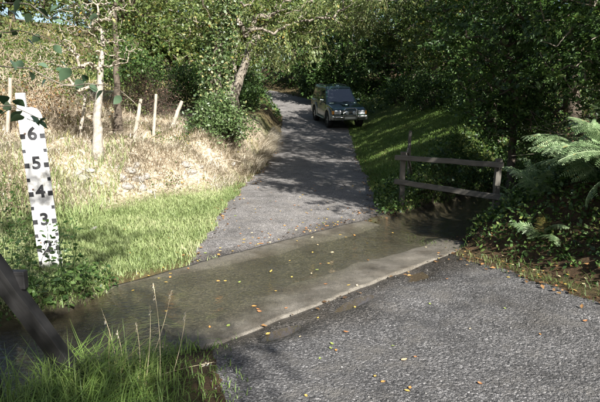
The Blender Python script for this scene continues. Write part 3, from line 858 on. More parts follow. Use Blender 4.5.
# ------------------------------------------------------------------ ferns
m_fern = leafmat("fern_green", [(0, (.05, .09, .035)), (.5, (.14, .205, .095)), (.9, (.27, .34, .19)), (1, (.34, .27, .10))], .3, .32, .6)
m_fernb = leafmat("fern_turning", [(0, (.05, .07, .018)), (.5, (.13, .12, .03)), (1, (.26, .18, .05))], .35, .5, .3)
def frond_mesh(name, L, bend, seed, mat, width=.34):
    rg = rng_(seed); V = []; T = []; rn = []
    n = 24; pts = []; p = np.array([0., 0, 0]); el = R(76)
    for i in range(n + 1):
        pts.append(p.copy()); el -= bend / n * (0.6 + .8 * i / n)
        p = p + np.array([math.cos(el), 0, math.sin(el)]) * L / n
    pts = np.array(pts); tan = unit(np.gradient(pts, axis=0))
    def tri(a, b, c, r):
        k = len(V); V.extend([a, b, c]); T.append((k, k + 1, k + 2)); rn.append(r)
    for i in range(n):                                   # stalk
        w = .006 * (1 - i / n) + .0015
        for s in (np.array([0, w, 0]), np.array([0, 0, w])):
            k = len(V); V.extend([pts[i] - s, pts[i] + s, pts[i + 1] + s, pts[i + 1] - s])
            T.append((k, k + 1, k + 2)); T.append((k, k + 2, k + 3)); rn.extend([.9, .9])
    np_ = 17; sp = L * .80 / np_
    def quad(a, b, c, d, r):
        k = len(V); V.extend([a, b, c, d]); T.append((k, k + 1, k + 2)); T.append((k, k + 2, k + 3)); rn.extend([r, r])
    for j in range(np_):
        t = .18 + .80 * j / (np_ - 1)
        q = t * n; i = min(int(q), n - 1); pos = pts[i] + (pts[i + 1] - pts[i]) * (q - i); tg = tan[i]
        nrm = np.array([-tg[2], 0, tg[0]])
        pl = (L * width * (1 - t) ** .8 * (1.0 if j > 1 else .85) + .02) * (.82 + .3 * rg.random())
        for sgn in (-1, 1):
            out = unit(np.array([0, sgn * 1.0, 0]) + tg * (.35 + .35 * t) - nrm * (.05 + .35 * rg.random()) + rg.normal(size=3) * .11)
            side = unit(np.cross(out, nrm))
            m = max(5, int(pl / .014)); r0 = rg.random() * .5 + .25
            for s in range(m):
                f = s / m; c0 = pos + out * pl * f - nrm * .28 * pl * f * f
                wl_ = min(sp * .62, pl * .5) * (1 - f) ** .55 + .003; bw = pl / m
                for s2 in (-1, 1):
                    tip = c0 + out * bw * .95 + side * s2 * wl_ * (.85 + .3 * rg.random()) - nrm * wl_ * .22
                    quad(c0, c0 + out * bw * .86, tip + out * bw * .10, tip - out * bw * .42, min(1, max(0, r0 + rg.normal() * .12)))
    return mk(name, np.array(V), np.array(T), mat, rnd=rn, link=False)
FR = [frond_mesh("frond", .85, R(95), 1, m_fern), frond_mesh("frond", .7, R(125), 2, m_fern), frond_mesh("frond", .95, R(75), 3, m_fern, .28), frond_mesh("frond", .65, R(100), 4, m_fernb)]
def fern(label, x, y, n, sc, seed, az0=None, azr=6.283, brown=.08, dz=0.0):
    rg = rng_(seed)
    o = thing("fern", label, "fern", (x, y, Hf(x, y) - .02 + dz), "ferns on the shaded bank")
    for i in range(n):
        me = FR[3] if rg.random() < brown else FR[rg.integers(0, 3)]
        f = link_me("frond", me, o)
        az = (az0 + (rg.random() - .5) * azr) if az0 is not None else i / n * 6.283 + rg.random() * .6
        f.rotation_euler = (rg.normal() * .3, rg.normal() * .28, az)
        s = sc * (.75 + .45 * rg.random()); f.scale = (s, s, s)
        f.location = (rg.normal() * .03, rg.normal() * .03, 0)
fern("large bright sunlit fern arching out of the bank", 3.5, 5.7, 13, 1.2, 1, R(215), R(240), .0)
fern("bright fern with long fronds beside the largest sunlit fern", 3.75, 5.35, 11, 1.2, 2, R(205), R(220), .05)
fern("half lit fern behind the largest sunlit fern", 3.5, 6.0, 9, .95, 3)
fern("shaded fern drooping toward the stream fence", 3.05, 6.45, 10, .62, 4)
fern("dark low fern near the foot of the fence post", 2.95, 6.95, 8, .5, 5)
fern("small shaded fern at the road edge below the bright fern", 2.75, 5.75, 8, .55, 6)
fern("shaded fern high on the bank under the thorn tree", 3.9, 6.3, 9, .9, 7)
fern("fern at the bank's right end above the yellowing bramble", 3.75, 4.9, 10, 1.2, 8)
fern("upright fern rising behind the largest sunlit fern", 3.75, 5.75, 12, 1.25, 10, None, 6.283, .05)
fern("pale fern with drooping fronds at the far end of the bank top", 4.2, 5.2, 12, 1.25, 11, None, 6.283, .1)
fern("dark fern below the bare twig bush", 3.5, 6.9, 9, .85, 9)

# ------------------------------------------------------------------ nettles round the gauge
m_nettle = leafmat("nettle_green", [(0, (.02, .045, .012)), (.5, (.045, .085, .022)), (1, (.09, .14, .04))], .3, .5, .3)
def nettle_mesh(h, seed):
    rg = rng_(seed); n = 9
    pts = np.stack([np.cumsum(rg.normal(size=n) * .012), np.cumsum(rg.normal(size=n) * .012), np.linspace(0, h, n)], -1)
    st = tubes(pts[:-1], pts[1:], np.full(n - 1, .004), np.full(n - 1, .003), 4)
    pos, dirs, sz = [], [], []
    for i in range(1, n):
        for s in range(2):
            for ang in (i * 1.57 + s * math.pi,):
                d = np.array([math.cos(ang), math.sin(ang), -.25 + .5 * (i / n)])
                L = .095 * (1 - .55 * i / n) * (.8 + .4 * rg.random())
                pos.append(pts[i] + d * (.03 + L * .5)); dirs.append(d); sz.append(L)
        if rg.random() < .7:
            d = unit(rg.normal(size=3)); pos.append(pts[i] + d * .05); dirs.append(d); sz.append(.05)
    V, T, k = leaves(np.array(pos), np.array(sz), rg, .6, 1.0, 0, .2, np.array(dirs), True)
    return mk("stem", *st, m_nettle, rnd=np.full(len(st[1]), .3), link=False), mk("leaves", V, T, m_nettle, rnd=np.repeat(rg.random(len(pos)), k), link=False)
NM = [nettle_mesh(h, 10 + i) for i, h in enumerate((.55, .7, .42, .62))]
rg = rng_(5)
for i, (px, py) in enumerate([(8, 300), (18, 290), (30, 296), (38, 284), (50, 296), (62, 292), (70, 283), (12, 268), (24, 262), (33, 270), (4, 250), (18, 240), (66, 276), (58, 306), (44, 308),
                              (28, 310), (12, 320), (76, 296), (6, 280), (22, 278), (30, 250), (8, 226), (20, 215), (5, 205), (84, 300), (68, 312)]):
    p = spot(px, py)
    lab = "leafy nettle growing in front of the white depth gauge's foot" if i in (4, 5, 6, 12) else "leafy nettle in the bed left of the white depth gauge"
    grp = "nettles before the gauge" if i in (4, 5, 6, 12) else "nettles left of the gauge"
    if i in (13, 14, 17, 24, 25): lab, grp = "leafy nettle at the water's edge below the depth gauge", "nettles at the water's edge"
    o = thing("nettle", lab, "nettle", (p.x, p.y, p.z - .01), grp)
    o.rotation_euler = (rg.normal() * .12, rg.normal() * .12, rg.random() * 6.28)
    s = .8 + .35 * rg.random(); o.scale = (s, s, s)
    for me in NM[i % 4]:
        link_me(me.name.split('.')[0], me, o)

# ------------------------------------------------------------------ grass
def blades(P, h, w, rg, lean=.35, curl=.4, dirn=None):
    n = len(P)
    az = rg.random(n) * 6.283
    d = np.stack([np.cos(az), np.sin(az), np.zeros(n)], -1)
    if dirn is not None: d = unit(d + dirn)
    s = np.stack([-d[:, 1], d[:, 0], np.zeros(n)], -1)
    ln = (lean * (.3 + rg.random(n)))[:, None]; cu = (curl * rg.random(n))[:, None]
    h = h[:, None]; w = (w * (.7 + .6 * rg.random(n)))[:, None]
    up = np.array([0, 0, 1.])
    b0 = P; m1 = P + up * h * .55 + d * h * ln * .45; t = P + up * h * (1 - .5 * cu) + d * h * (ln + cu)
    V = np.stack([b0 - s * w, b0 + s * w, m1 + s * w * .8, m1 - s * w * .8, t], 1).reshape(-1, 3)
    T = (np.array([[0, 1, 2], [0, 2, 3], [3, 2, 4]])[None] + (np.arange(n) * 5)[:, None, None]).reshape(-1, 3)
    return V, T
def field(x0, x1, y0, y1, n, dens, rg):
    x = rg.random(n) * (x1 - x0) + x0; y = rg.random(n) * (y1 - y0) + y0
    k = rg.random(n) < dens(x, y)
    x, y = x[k], y[k]
    return np.stack([x, y, H(x, y) + .005], -1)
def outside(x, y):
    f, n_, s_ = inside(x, y)
    a, c = ac(x, y)
    dry = 1 - ((np.abs(c - 4.2) < .8) & ((a < 2.3) | (a > 6.0)))
    return (np.maximum(np.maximum(f, n_), s_) < .0 + .06 * vn(x * 6, y * 6, 3)) * dry
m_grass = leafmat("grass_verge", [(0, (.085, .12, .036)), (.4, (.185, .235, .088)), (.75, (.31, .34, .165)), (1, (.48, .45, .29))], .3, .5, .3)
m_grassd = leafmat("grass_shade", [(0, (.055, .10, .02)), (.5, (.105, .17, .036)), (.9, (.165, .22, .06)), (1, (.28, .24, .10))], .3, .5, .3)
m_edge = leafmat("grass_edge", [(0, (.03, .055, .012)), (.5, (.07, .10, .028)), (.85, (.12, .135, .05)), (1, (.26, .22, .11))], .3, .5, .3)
m_straw = leafmat("grass_straw", [(0, (.17, .13, .075)), (.35, (.38, .325, .23)), (.75, (.56, .505, .405)), (1, (.68, .63, .54))], .25, .6, .2)
m_hill = leafmat("grass_hill", [(0, (.06, .08, .02)), (.4, (.13, .15, .045)), (.8, (.28, .25, .11)), (1, (.42, .35, .19))], .25, .6, .2)
def grass(name, label, P, h, w, mat, rg, **kw):
    V, T = blades(P, h, w, rg, **kw)
    rn = np.clip(.5 * rg.random(len(P)) + .5 * (fbm(P[:, 0] * 1.7, P[:, 1] * 1.7, 101) + .5), 0, 1)
    o = mk(name, V, T, mat, rnd=np.repeat(rn, 3))
    return tag(o, label, "grass", None, "stuff")
rg = rng_(201)
P = field(-4.6, -1.0, 4.5, 11.2, 120000, lambda x, y: outside(x, y) * ss(.5, -.1, d_bank(x, y)) * (.45 + .6 * (vn(x * 3, y * 3, 8) + .4)), rg)
grass("verge_grass", "short sunlit grass of the verge between lane and dry bank", P, .035 + .05 * rg.random(len(P)), .0035, m_grass, rg, lean=.7)
P = field(1.2, 5.5, 8.6, 30, 130000, lambda x, y: outside(x, y) * ss(3.9, 2.8, x - rc(y)) * np.clip(1.6 - y / 22, .3, 1), rg)
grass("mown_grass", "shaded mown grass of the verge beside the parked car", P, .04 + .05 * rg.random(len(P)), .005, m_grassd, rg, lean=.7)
P = field(-8.5, .1, 6.5, 17.5, 190000, lambda x, y: outside(x, y) * ss(-.1, .4, d_bank(x, y) + .3 * fbm(x, y, 9)) * ss(7.5, 5, d_bank(x, y)) * np.clip(.42 + 1.5 * fbm(x * 1.9, y * 1.9, 111), 0.03, 1), rg)
grass("dry_grass", "bleached dead grass hanging over the sunny bank", P, .07 + .17 * rg.random(len(P)), .0055, m_straw, rg, lean=.9, curl=.9, dirn=np.array([.6, -.6, 0]))
P = field(-6.5, .1, 7.0, 18, 26000, lambda x, y: outside(x, y) * ss(.0, .3, d_bank(x, y)) * ss(4.6, 3.2, d_bank(x, y)) * np.clip(.05 + 1.1 * fbm(x * .9, y * .9, 117), 0, 1), rg)
grass("bank_grass", "green grass tufts among the dead grass of the bank", P, .08 + .14 * rg.random(len(P)), .005, m_hill, rg, lean=.7, curl=.6)
P = field(-1.2, .5, 13, 22, 16000, lambda x, y: outside(x, y) * ss(-.05, .1, d_bank(x, y)) * ss(1.3, .8, d_bank(x, y)), rg)
grass("overhanging_grass", "long brown grass hanging from the bank over the lane edge", P, .18 + .2 * rg.random(len(P)), .006, m_straw, rg, lean=1.1, curl=1.2, dirn=np.array([1.0, -.3, 0]))
P = field(-26, -3, 10, 40, 90000, lambda x, y: ss(2.6, 4, d_bank(x, y)) * np.clip(1.5 - y / 34, .2, 1) * np.clip(.5 + fbm(x * .5, y * .5, 121), .1, 1), rg)
grass("hill_grass", "rough pasture grass covering the hillside", P, .12 + .2 * rg.random(len(P)), .012, m_hill, rg, lean=.6)
P = field(-7, -3.2, 3.5, 10, 26000, lambda x, y: outside(x, y) * ss(-1.2, -.3, d_bank(x, y) + .3 * fbm(x, y, 5)) * ss(1.6, .3, d_bank(x, y)) * (x < -2.9) * .9, rg)
grass("rank_grass", "rank green grass round the depth gauge", P, .10 + .2 * rg.random(len(P)), .006, m_grass, rg, lean=.6)
P = field(-2.6, -.2, 1.2, 4.0, 19000, lambda x, y: ((inside(x, y)[1] < .10 + .12 * vn(x * 7, y * 7, 5)) * (inside(x, y)[2] < -.03) * (np.abs(ac(x, y)[1] - 4.2) > .75)) * (.22 + .78 * ss(.1, 1.0, d_left(x, y) + .35 * vn(x * 4, y * 4, 4))) * (ac(x, y)[1] < 3.5), rg)
hh = (.06 + .38 * rg.random(len(P)) ** 1.4) * (.16 + .84 * ss(.0, .9, d_left(P[:, 0], P[:, 1])))
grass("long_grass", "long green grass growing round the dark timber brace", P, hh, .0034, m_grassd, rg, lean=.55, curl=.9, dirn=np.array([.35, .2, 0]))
P = field(1.4, 4.4, 3.2, 7.2, 17000, lambda x, y: (inside(x, y)[1] < .09) * ss(-.12, .06, d_right(x, y)) * ss(.6, .1, d_right(x, y)) * np.clip(.3 + 1.4 * fbm(x * 1.6, y * 1.6, 131), .03, 1), rg)
grass("edge_grass", "ragged grass strip along the near road's edge below the ferns", P, .025 + .06 * rg.random(len(P)), .0035, m_edge, rg, lean=.9, curl=.6)
P = field(-2.6, 0, 2.8, 5.6, 5000, lambda x, y: outside(x, y) * ss(1.15, .9, np.abs(ac(x, y)[1] - 4.2)) * (ac(x, y)[0] < 2.2), rg)
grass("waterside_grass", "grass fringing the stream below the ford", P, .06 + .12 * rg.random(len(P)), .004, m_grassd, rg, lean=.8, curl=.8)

cover("wood_undergrowth", "dark leafy undergrowth covering the wood floor behind the fence", 2.2, 13, 7.5, 34, 60000, lambda x, y: outside(x, y) * ss(2.5, 3.2, x - rc(y)) * (ac(x, y)[1] > 4.0), .55, .12, m_deep, 301)
cover("bank_undergrowth", "dark leafy undergrowth covering the fern bank", 2.0, 9, 2.5, 9.5, 70000, lambda x, y: outside(x, y) * ss(.2, .7, d_right(x, y) + .2 * fbm(x, y, 6)) * (ac(x, y)[1] < 3.5), .35, .055, m_deep, 302)
cover("gully_undergrowth", "dark plants hanging over the stream gully", 1.2, 8, 6.5, 13, 36000, lambda x, y: outside(x, y) * (ac(x, y)[0] > 6.45) * ss(.62, .80, np.abs(ac(x, y)[1] - 4.2)) * ss(2.4, 1.6, np.abs(ac(x, y)[1] - 4.2)), .4, .065, m_deep, 303)
cover("far_bank_undergrowth", "dark undergrowth on the lane banks round the bend", -9, 6, 27, 50, 26000, lambda x, y: outside(x, y) * ((x < lc(y) - .1) | (x > rc(y) + 1.2)), .6, .16, m_deep, 304)
cover("bank_weeds", "small green weeds dotted over the dry bank", -7, -1.2, 7, 16, 40000, lambda x, y: ss(.1, .5, d_bank(x, y)) * ss(6.5, 4.5, d_bank(x, y)) * np.clip(1.8 * fbm(x * 1.2, y * 1.2, 305) - .2 + .25 * (x < -3.8), 0, 1), .14, .045, m_mid, 305)
cover("stream_weeds", "low leafy weeds along the stream edge below the gauge", -3.6, -.6, 2.6, 6.2, 16000, lambda x, y: (ac(x, y)[0] < 2.2) * (ac(x, y)[1] > 4.2) * ss(.72, .85, np.abs(ac(x, y)[1] - 4.2)) * ss(1.7, 1.1, np.abs(ac(x, y)[1] - 4.2) + .4 * fbm(x * 2, y * 2, 3)) * (d_left(x, y) > 0), .16, .045, m_nettle, 306)

rg = rng_(310)
P = field(-8.5, .1, 6.8, 17, 7000, lambda x, y: outside(x, y) * ss(.0, .4, d_bank(x, y)) * ss(6.5, 4.5, d_bank(x, y)) * np.clip(.25 + 1.5 * fbm(x * 1.1, y * 1.1, 311), 0, 1), rg)
d = unit(rg.normal(size=(len(P), 3)) * np.array([1, 1, .5]) + np.array([.25, -.25, .25])); L = (.12 + .4 * rg.random(len(P)) ** 2)[:, None]
Q = P + d * L * .5; Q2 = Q + unit(d + rg.normal(size=d.shape) * .35) * L * .5
m_stalk = leafmat("dead_stalk", [(0, (.05, .035, .025)), (.5, (.14, .10, .07)), (1, (.50, .44, .36))], 0.0, .9, .1)
V, T = tubes(np.concatenate([P, Q]), np.concatenate([Q, Q2]), np.full(2 * len(P), .0045), np.full(2 * len(P), .0035), 4)
tag(mk("dead_stalks", V, T, m_stalk, rnd=np.repeat(np.tile(rg.random(len(P)), 2), 4)), "broken dead stalks and twigs strewn over the dry bank", "twigs", None, "stuff")

# dry seeding stems in the foreground
m_stem = plain("dry_stem", (.40, .32, .18), (.62, .54, .36), 60, .7, 0, 0)
stems = [((148, 372), (172, 290)), ((140, 380), (136, 322)), ((160, 385), (153, 283)), ((124, 378), (117, 330)), ((172, 378), (186, 312)), ((145, 388), (150, 305)), ((118, 372), (101, 308)), ((150, 378), (214, 362))]
rg = rng_(33)
for i, (b_, t_) in enumerate(stems):
    p = spot(*b_); q = at(t_[0], t_[1], p.y + .15)
    o = thing("seeding_grass_stem", "dry upright grass stem with a seed head over the stream edge" if i < 7 else "dry grass stem bent low toward the near road", "grass stem", p, "dry stems at the stream edge" if i < 7 else None)
    v = np.array(q - p); L = np.linalg.norm(v)
    pts = np.array([v * f + np.array([.03, 0, .03]) * math.sin(math.pi * f) * L for f in np.linspace(0, 1, 9)]); pts[0, 2] -= .03
    mk("stalk", *tubes(pts[:-1], pts[1:], np.linspace(.0022, .0012, 8), np.linspace(.0021, .001, 8), 5), m_stem, o, smooth=True)
    n = int(rg.integers(8, 24)); f = rg.random(n) ** .8 * rg.uniform(.12, .3); pos = pts[-1] - v * f[:, None] + rg.normal(size=(n, 3)) * .004
    V, T, k = leaves(pos, .012 + .010 * rg.random(n), rg, .26, .1, 0, .1, unit(v)[None] + rg.normal(size=(n, 3)) * .35)
    mk("seed_head", V, T, m_straw, o, rnd=np.repeat(.4 + .6 * rg.random(n), k))

# ------------------------------------------------------------------ overhanging sapling at the left
m_wayf = leafmat("leaf_bluegreen", [(0, (.025, .05, .025)), (.5, (.05, .09, .045)), (1, (.10, .15, .09))], .2, .35, .5)
sb = (-2.25, 2.2); sbz = Hf(*sb)
sap = thing("sapling", "leafy sapling leaning in front of the depth gauge from the left", "tree", (sb[0], sb[1], sbz))
V, T = loft(resample([(0, 0, -.1), (.03, .05, .7), (.02, .1, 1.4), (.1, .15, 2.1), (.15, .2, 2.6)], 12), np.linspace(.03, .012, 12), 7, .04, 3)
mk_mixed("trunk", V, T, m_bark, sap)
lme = []
rg = rng_(8)
for i in range(4):
    n = 8; u = np.linspace(0, 1, n); wv = .5 * np.sin(np.pi * np.clip(u ** .8, 0, 1)) * (.62 + .1 * i / 4)
    V = []
    for a_, w_ in zip(u, wv):
        z = -.18 * a_ * a_
        V += [(a_, -w_, z + w_ * .22), (a_, 0, z), (a_, w_, z + w_ * .22)]
    V = np.array(V); V[:, 2] += rg.normal(size=len(V)) * .012
    T = []
    for j in range(n - 1):
        for s in range(2):
            k = j * 3 + s; T.append((k, k + 3, k + 4, k + 1))
    lme.append(mk("leaf", V, np.array(T), m_wayf, rnd=np.full(len(T), .2 + .25 * i), smooth=True, link=False))
org = Vector((sb[0], sb[1], sbz))
br = [([(-60, 40), (-10, 62), (40, 74), (75, 80), (120, 95), (135, 103)], 2.35, [(22, 62, 1), (40, 62, 1), (58, 66, .9), (70, 62, 1.3), (80, 78, 1.2), (86, 72, .9), (90, 88, 1), (102, 92, 1.1), (112, 92, 1.2), (122, 98, .9), (64, 55, .8), (46, 80, .8), (30, 72, .9), (12, 58, 1)]),
      ([(-60, 90), (-20, 104), (10, 110), (30, 112), (48, 118)], 2.1, [(8, 112, 1), (14, 98, 1.2), (20, 110, 1.2), (24, 118, 1), (32, 116, 1), (38, 122, .8), (46, 118, .8), (10, 104, .9), (28, 122, .9), (2, 92, 1.1), (0, 112, 1.1)]),
      ([(-60, -10), (0, 5), (60, 10), (100, 14)], 2.5, [(20, 0, 1.2), (40, 8, 1.2), (60, 4, 1.2), (76, 14, 1.2), (90, 10, 1), (98, 16, 1), (30, 16, 1), (8, 12, 1.3), (52, 18, 1)]),
      ([(-60, 20), (-10, 30), (30, 36), (55, 42)], 2.6, [(0, 36, 1.1), (14, 30, 1.1), (28, 42, 1), (40, 34, 1), (54, 46, 1)])]
for pts, dep, lv in br:
    pp = [np.array(at(x, y, dep) - org) for x, y in pts]
    start = np.array((.12, .16, min(2.5, max(.6, pp[0][2]))))
    path = resample([start] + pp, 22); path[1:-1] += rg.normal(size=(20, 3)) * .016
    mk("branch", *tubes(path[:-1], path[1:], np.linspace(.007, .0018, 21), np.linspace(.0067, .0014, 21), 5), m_bark, sap, smooth=True)
    for (x, y, s) in lv:
        c = np.array(at(x, y, dep) - org)
        j = int(np.argmin(np.linalg.norm(path - c, axis=1)))
        lf = link_me("leaf", lme[rg.integers(0, 4)], sap)
        d = c - path[j]; d = d / max(np.linalg.norm(d), .02)
        az = math.atan2(d[1] + rg.normal() * .3, d[0] + rg.normal() * .3)
        L = .055 * s * (.85 + .3 * rg.random())
        lf.scale = (L, L, L)
        lf.rotation_euler = (rg.normal() * .5 + .5, rg.random() * .9, az)
        lf.location = tuple(path[j] + (c - path[j]) * .75)

# ------------------------------------------------------------------ depth gauge
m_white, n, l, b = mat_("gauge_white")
nz = noise(n, l, 7, 6, .7); r = ramp(n, [(.30, (.24, .235, .21)), (.42, (.44, .43, .41)), (.52, (.64, .635, .62)), (.8, (.70, .695, .68))])  # dirty white paint, its grey blotches also painting in leaf dapple
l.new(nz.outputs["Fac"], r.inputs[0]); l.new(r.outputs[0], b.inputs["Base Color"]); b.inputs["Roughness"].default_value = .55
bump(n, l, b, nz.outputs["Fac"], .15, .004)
tcg = n.new("ShaderNodeTexCoord"); sx_ = n.new("ShaderNodeSeparateXYZ"); l.new(tcg.outputs["Object"], sx_.inputs[0])
ng = noise(n, l, 18, 6, .7); mg = n.new("ShaderNodeMapRange"); mg.inputs[1].default_value = .75; mg.inputs[2].default_value = .0; mg.inputs[3].default_value = 0; mg.inputs[4].default_value = .75
l.new(sx_.outputs[2], mg.inputs[0]); mm = n.new("ShaderNodeMath"); mm.operation = 'MULTIPLY'; l.new(mg.outputs[0], mm.inputs[0]); l.new(ng.outputs["Fac"], mm.inputs[1])
gc = n.new("ShaderNodeRGB"); gc.outputs[0].default_value = (.16, .17, .10, 1)
l.new(mixc(n, l, mm.outputs[0], r.outputs[0], gc.outputs[0]), b.inputs["Base Color"])
m_black = plain("gauge_black", (.012, .012, .014), (.03, .03, .032), 40, .6, 0, .1)
m_bolt = plain("rusty_bolt", (.10, .06, .04), (.22, .15, .11), 60, .6, .5, .2)
gp = spot(50, 268)
gauge = thing("depth_gauge", "white ford depth gauge with black foot numerals standing in the grass", "gauge", (gp.x, gp.y, gp.z))
gauge.rotation_euler = (R(1), R(-2.0), math.atan2(-gp.x, gp.y) * .75)
gauge.rotation_euler.z = R(16); gauge.location.x += .02
def box_bm(x0, x1, y0, y1, z0, z1):
    bm = bmesh.new()
    bmesh.ops.create_cube(bm, size=1, matrix=Matrix.Translation(((x0 + x1) / 2, (y0 + y1) / 2, (z0 + z1) / 2)) @ Matrix.Diagonal((x1 - x0, y1 - y0, z1 - z0, 1)))
    return bm
def prism(pts, y0, y1):
    bm = bmesh.new()
    A = [bm.verts.new((x, y0, z)) for x, z in pts]; B = [bm.verts.new((x, y1, z)) for x, z in pts]
    bm.faces.new(A); bm.faces.new(B[::-1])
    n = len(pts)
    for i in range(n):
        bm.faces.new((A[i], B[i], B[(i + 1) % n], A[(i + 1) % n]))
    bmesh.ops.recalc_face_normals(bm, faces=bm.faces)
    return bm
FT = .312
bw = .118
TOPZ = 1.78
pts = [(-bw, -.1), (bw, -.1), (bw, TOPZ - .11), (bw - .01, TOPZ - .06), (bw - .04, TOPZ - .02), (bw - .09, TOPZ), (-bw, TOPZ)]
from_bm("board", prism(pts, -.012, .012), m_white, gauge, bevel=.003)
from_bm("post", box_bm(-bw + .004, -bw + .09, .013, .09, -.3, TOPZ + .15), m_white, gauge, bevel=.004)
for bz_ in (.25, .85, 1.45):
    bt = from_bm("bolt", box_bm(-.009, .009, -.006, .006, -.009, .009), m_bolt, gauge, bevel=.003); bt.location = (-bw + .048, -.016, bz_ + .06)
def digit(ch, size):
    cu = bpy.data.curves.new("numeral", 'FONT'); cu.body = ch; cu.size = size; cu.align_x = 'CENTER'; cu.align_y = 'CENTER'
    cu.offset = .006 * size / .17; cu.extrude = .0015; cu.resolution_u = 6
    t = bpy.data.objects.new("tmp", cu); COL.objects.link(t)
    bpy.context.view_layer.update()
    me = bpy.data.meshes.new_from_object(t.evaluated_get(bpy.context.evaluated_depsgraph_get()))
    bpy.data.objects.remove(t); me.name = "numeral"; me.materials.clear(); me.materials.append(m_black)
    return me
z6 = 1.50
for i, ch in enumerate("65432"):
    zc = z6 - FT * i
    o = link_me("numeral", digit(ch, .185), gauge); o.location = (0, -.0145, zc); o.rotation_euler = (R(90), 0, 0)
    o["label"] = "black numeral " + ch
    for s in (-1, 1):
        sq = from_bm("foot_mark", box_bm(-.024, .024, -.002, .002, -.026, .026), m_black, gauge); sq.location = (s * (bw - .0235), -.0135, zc - .02)
        hs = from_bm("half_foot_mark", box_bm(-.016, .016, -.002, .002, -.019, .019), m_black, gauge); hs.location = (s * (bw - .016), -.0135, zc - .02 - FT / 2)

# ------------------------------------------------------------------ stones
m_stone = plain("stone_pale", (.15, .135, .115), (.32, .295, .26), 6, .85, 0, .6, .3, .02, 8)
m_stoned = plain("stone_grey", (.13, .12, .11), (.27, .25, .23), 6, .85, 0, .6, .3, .02, 8)
def stone_mesh(seed, mat, sub=2):
    bm = bmesh.new(); bmesh.ops.create_icosphere(bm, subdivisions=sub, radius=1)
    rg = rng_(seed); ph = rg.normal(size=(5, 3)) * 2; cut = unit(rg.normal(size=(7, 3))); off = .55 + .3 * rg.random(7)
    for v in bm.verts:
        c = np.array(v.co); k = 1 + .12 * sum(math.sin(float(c @ p)) for p in ph) / 2
        c = c * k
        for d, o_ in zip(cut, off):
            e = c @ d - o_
            if e > 0: c = c - d * e * .85
        v.co = Vector(c)
    return from_bm("stone", bm, mat, link=False)
SM = [stone_mesh(i, m_stone) for i in range(5)]; SD = [stone_mesh(9 + i, m_stoned) for i in range(2)]
rg = rng_(44)
def stone(px, py, s, label, group, me, flat=.65):
    p = spot(px, py)
    o = link_me("stone", me); tag(o, label, "stone", group)
    o.location = p + Vector((0, 0, s * flat * .02)); o.scale = (s * (.8 + .5 * rg.random()), s * (.8 + .4 * rg.random()), s * flat)
    o.rotation_euler = (rg.normal() * .25, rg.normal() * .25, rg.random() * 6.28)
for px, py, s in [(78, 174, .10), (84, 180, .13), (90, 172, .09), (72, 184, .10), (100, 183, .08), (130, 172, .12), (137, 180, .14), (128, 187, .12), (142, 188, .10), (146, 177, .09), (135, 166, .09), (122, 178, .08),
                  (150, 193, .07), (118, 168, .07), (185, 165, .10), (192, 172, .12), (200, 168, .08), (232, 165, .09), (240, 172, .07)]:
    stone(px, py, s, "pale broken stone bedded in the dry grass bank", "stones in the dry bank", SM[rg.integers(0, 5)])
stone(91, 231, .085, "flat grey stone lying alone in the verge grass", None, SD[0], .4)
stone(53, 266, .10, "pale stone propped against the foot of the depth gauge", None, SM[1], .7)
for px, py, s in [(222, 331, .035), (231, 338, .03), (213, 340, .04), (200, 338, .045)]:
    stone(px, py, s, "small grey stone at the stream side of the near road", "small stones by the water", SD[1], .6)
# loose chippings on the near road
rg = rng_(51)
n = 5200
x = rg.random(n) * 4.4 - 1.0; y = 2.0 + rg.random(n) * 4.6
f, nn_, s_ = inside(x, y)
k = (nn_ > -.16 * rg.random(n)) & (ac(x, y)[1] < 3.2) & (rg.random(n) < np.clip(.45 + 1.2 * fbm(x * 1.5, y * 1.5, 141), .08, 1))
x, y = x[k], y[k]; n = len(x)
oc = np.array([(1, 0, 0), (0, 1, 0), (-1, 0, 0), (0, -1, 0), (0, 0, 1), (0, 0, -1)], float)
ot = np.array([(0, 1, 4), (1, 2, 4), (2, 3, 4), (3, 0, 4), (1, 0, 5), (2, 1, 5), (3, 2, 5), (0, 3, 5)])
sz = .003 + .007 * rg.random(n) ** 3
V = oc[None] * sz[:, None, None] * (.7 + .6 * rg.random((n, 6, 1))); V[:, :, 2] *= .7
V = V + np.stack([x, y, H(x, y) + .003 + sz * .3 + .012 * (inside(x, y)[1] < .03)], -1)[:, None]
m_chip = leafmat("chippings", [(0, (.05, .049, .048)), (.7, (.11, .108, .105)), (.95, (.18, .175, .165)), (1, (.30, .285, .26))], 0.0, .8, .3)
tag(mk("loose_chippings", V.reshape(-1, 3), (ot[None] + (np.arange(n) * 6)[:, None, None]).reshape(-1, 3), m_chip, rnd=np.repeat(rg.random(n), 8)), "loose grey chippings scattered over the near road", "gravel", None, "stuff")

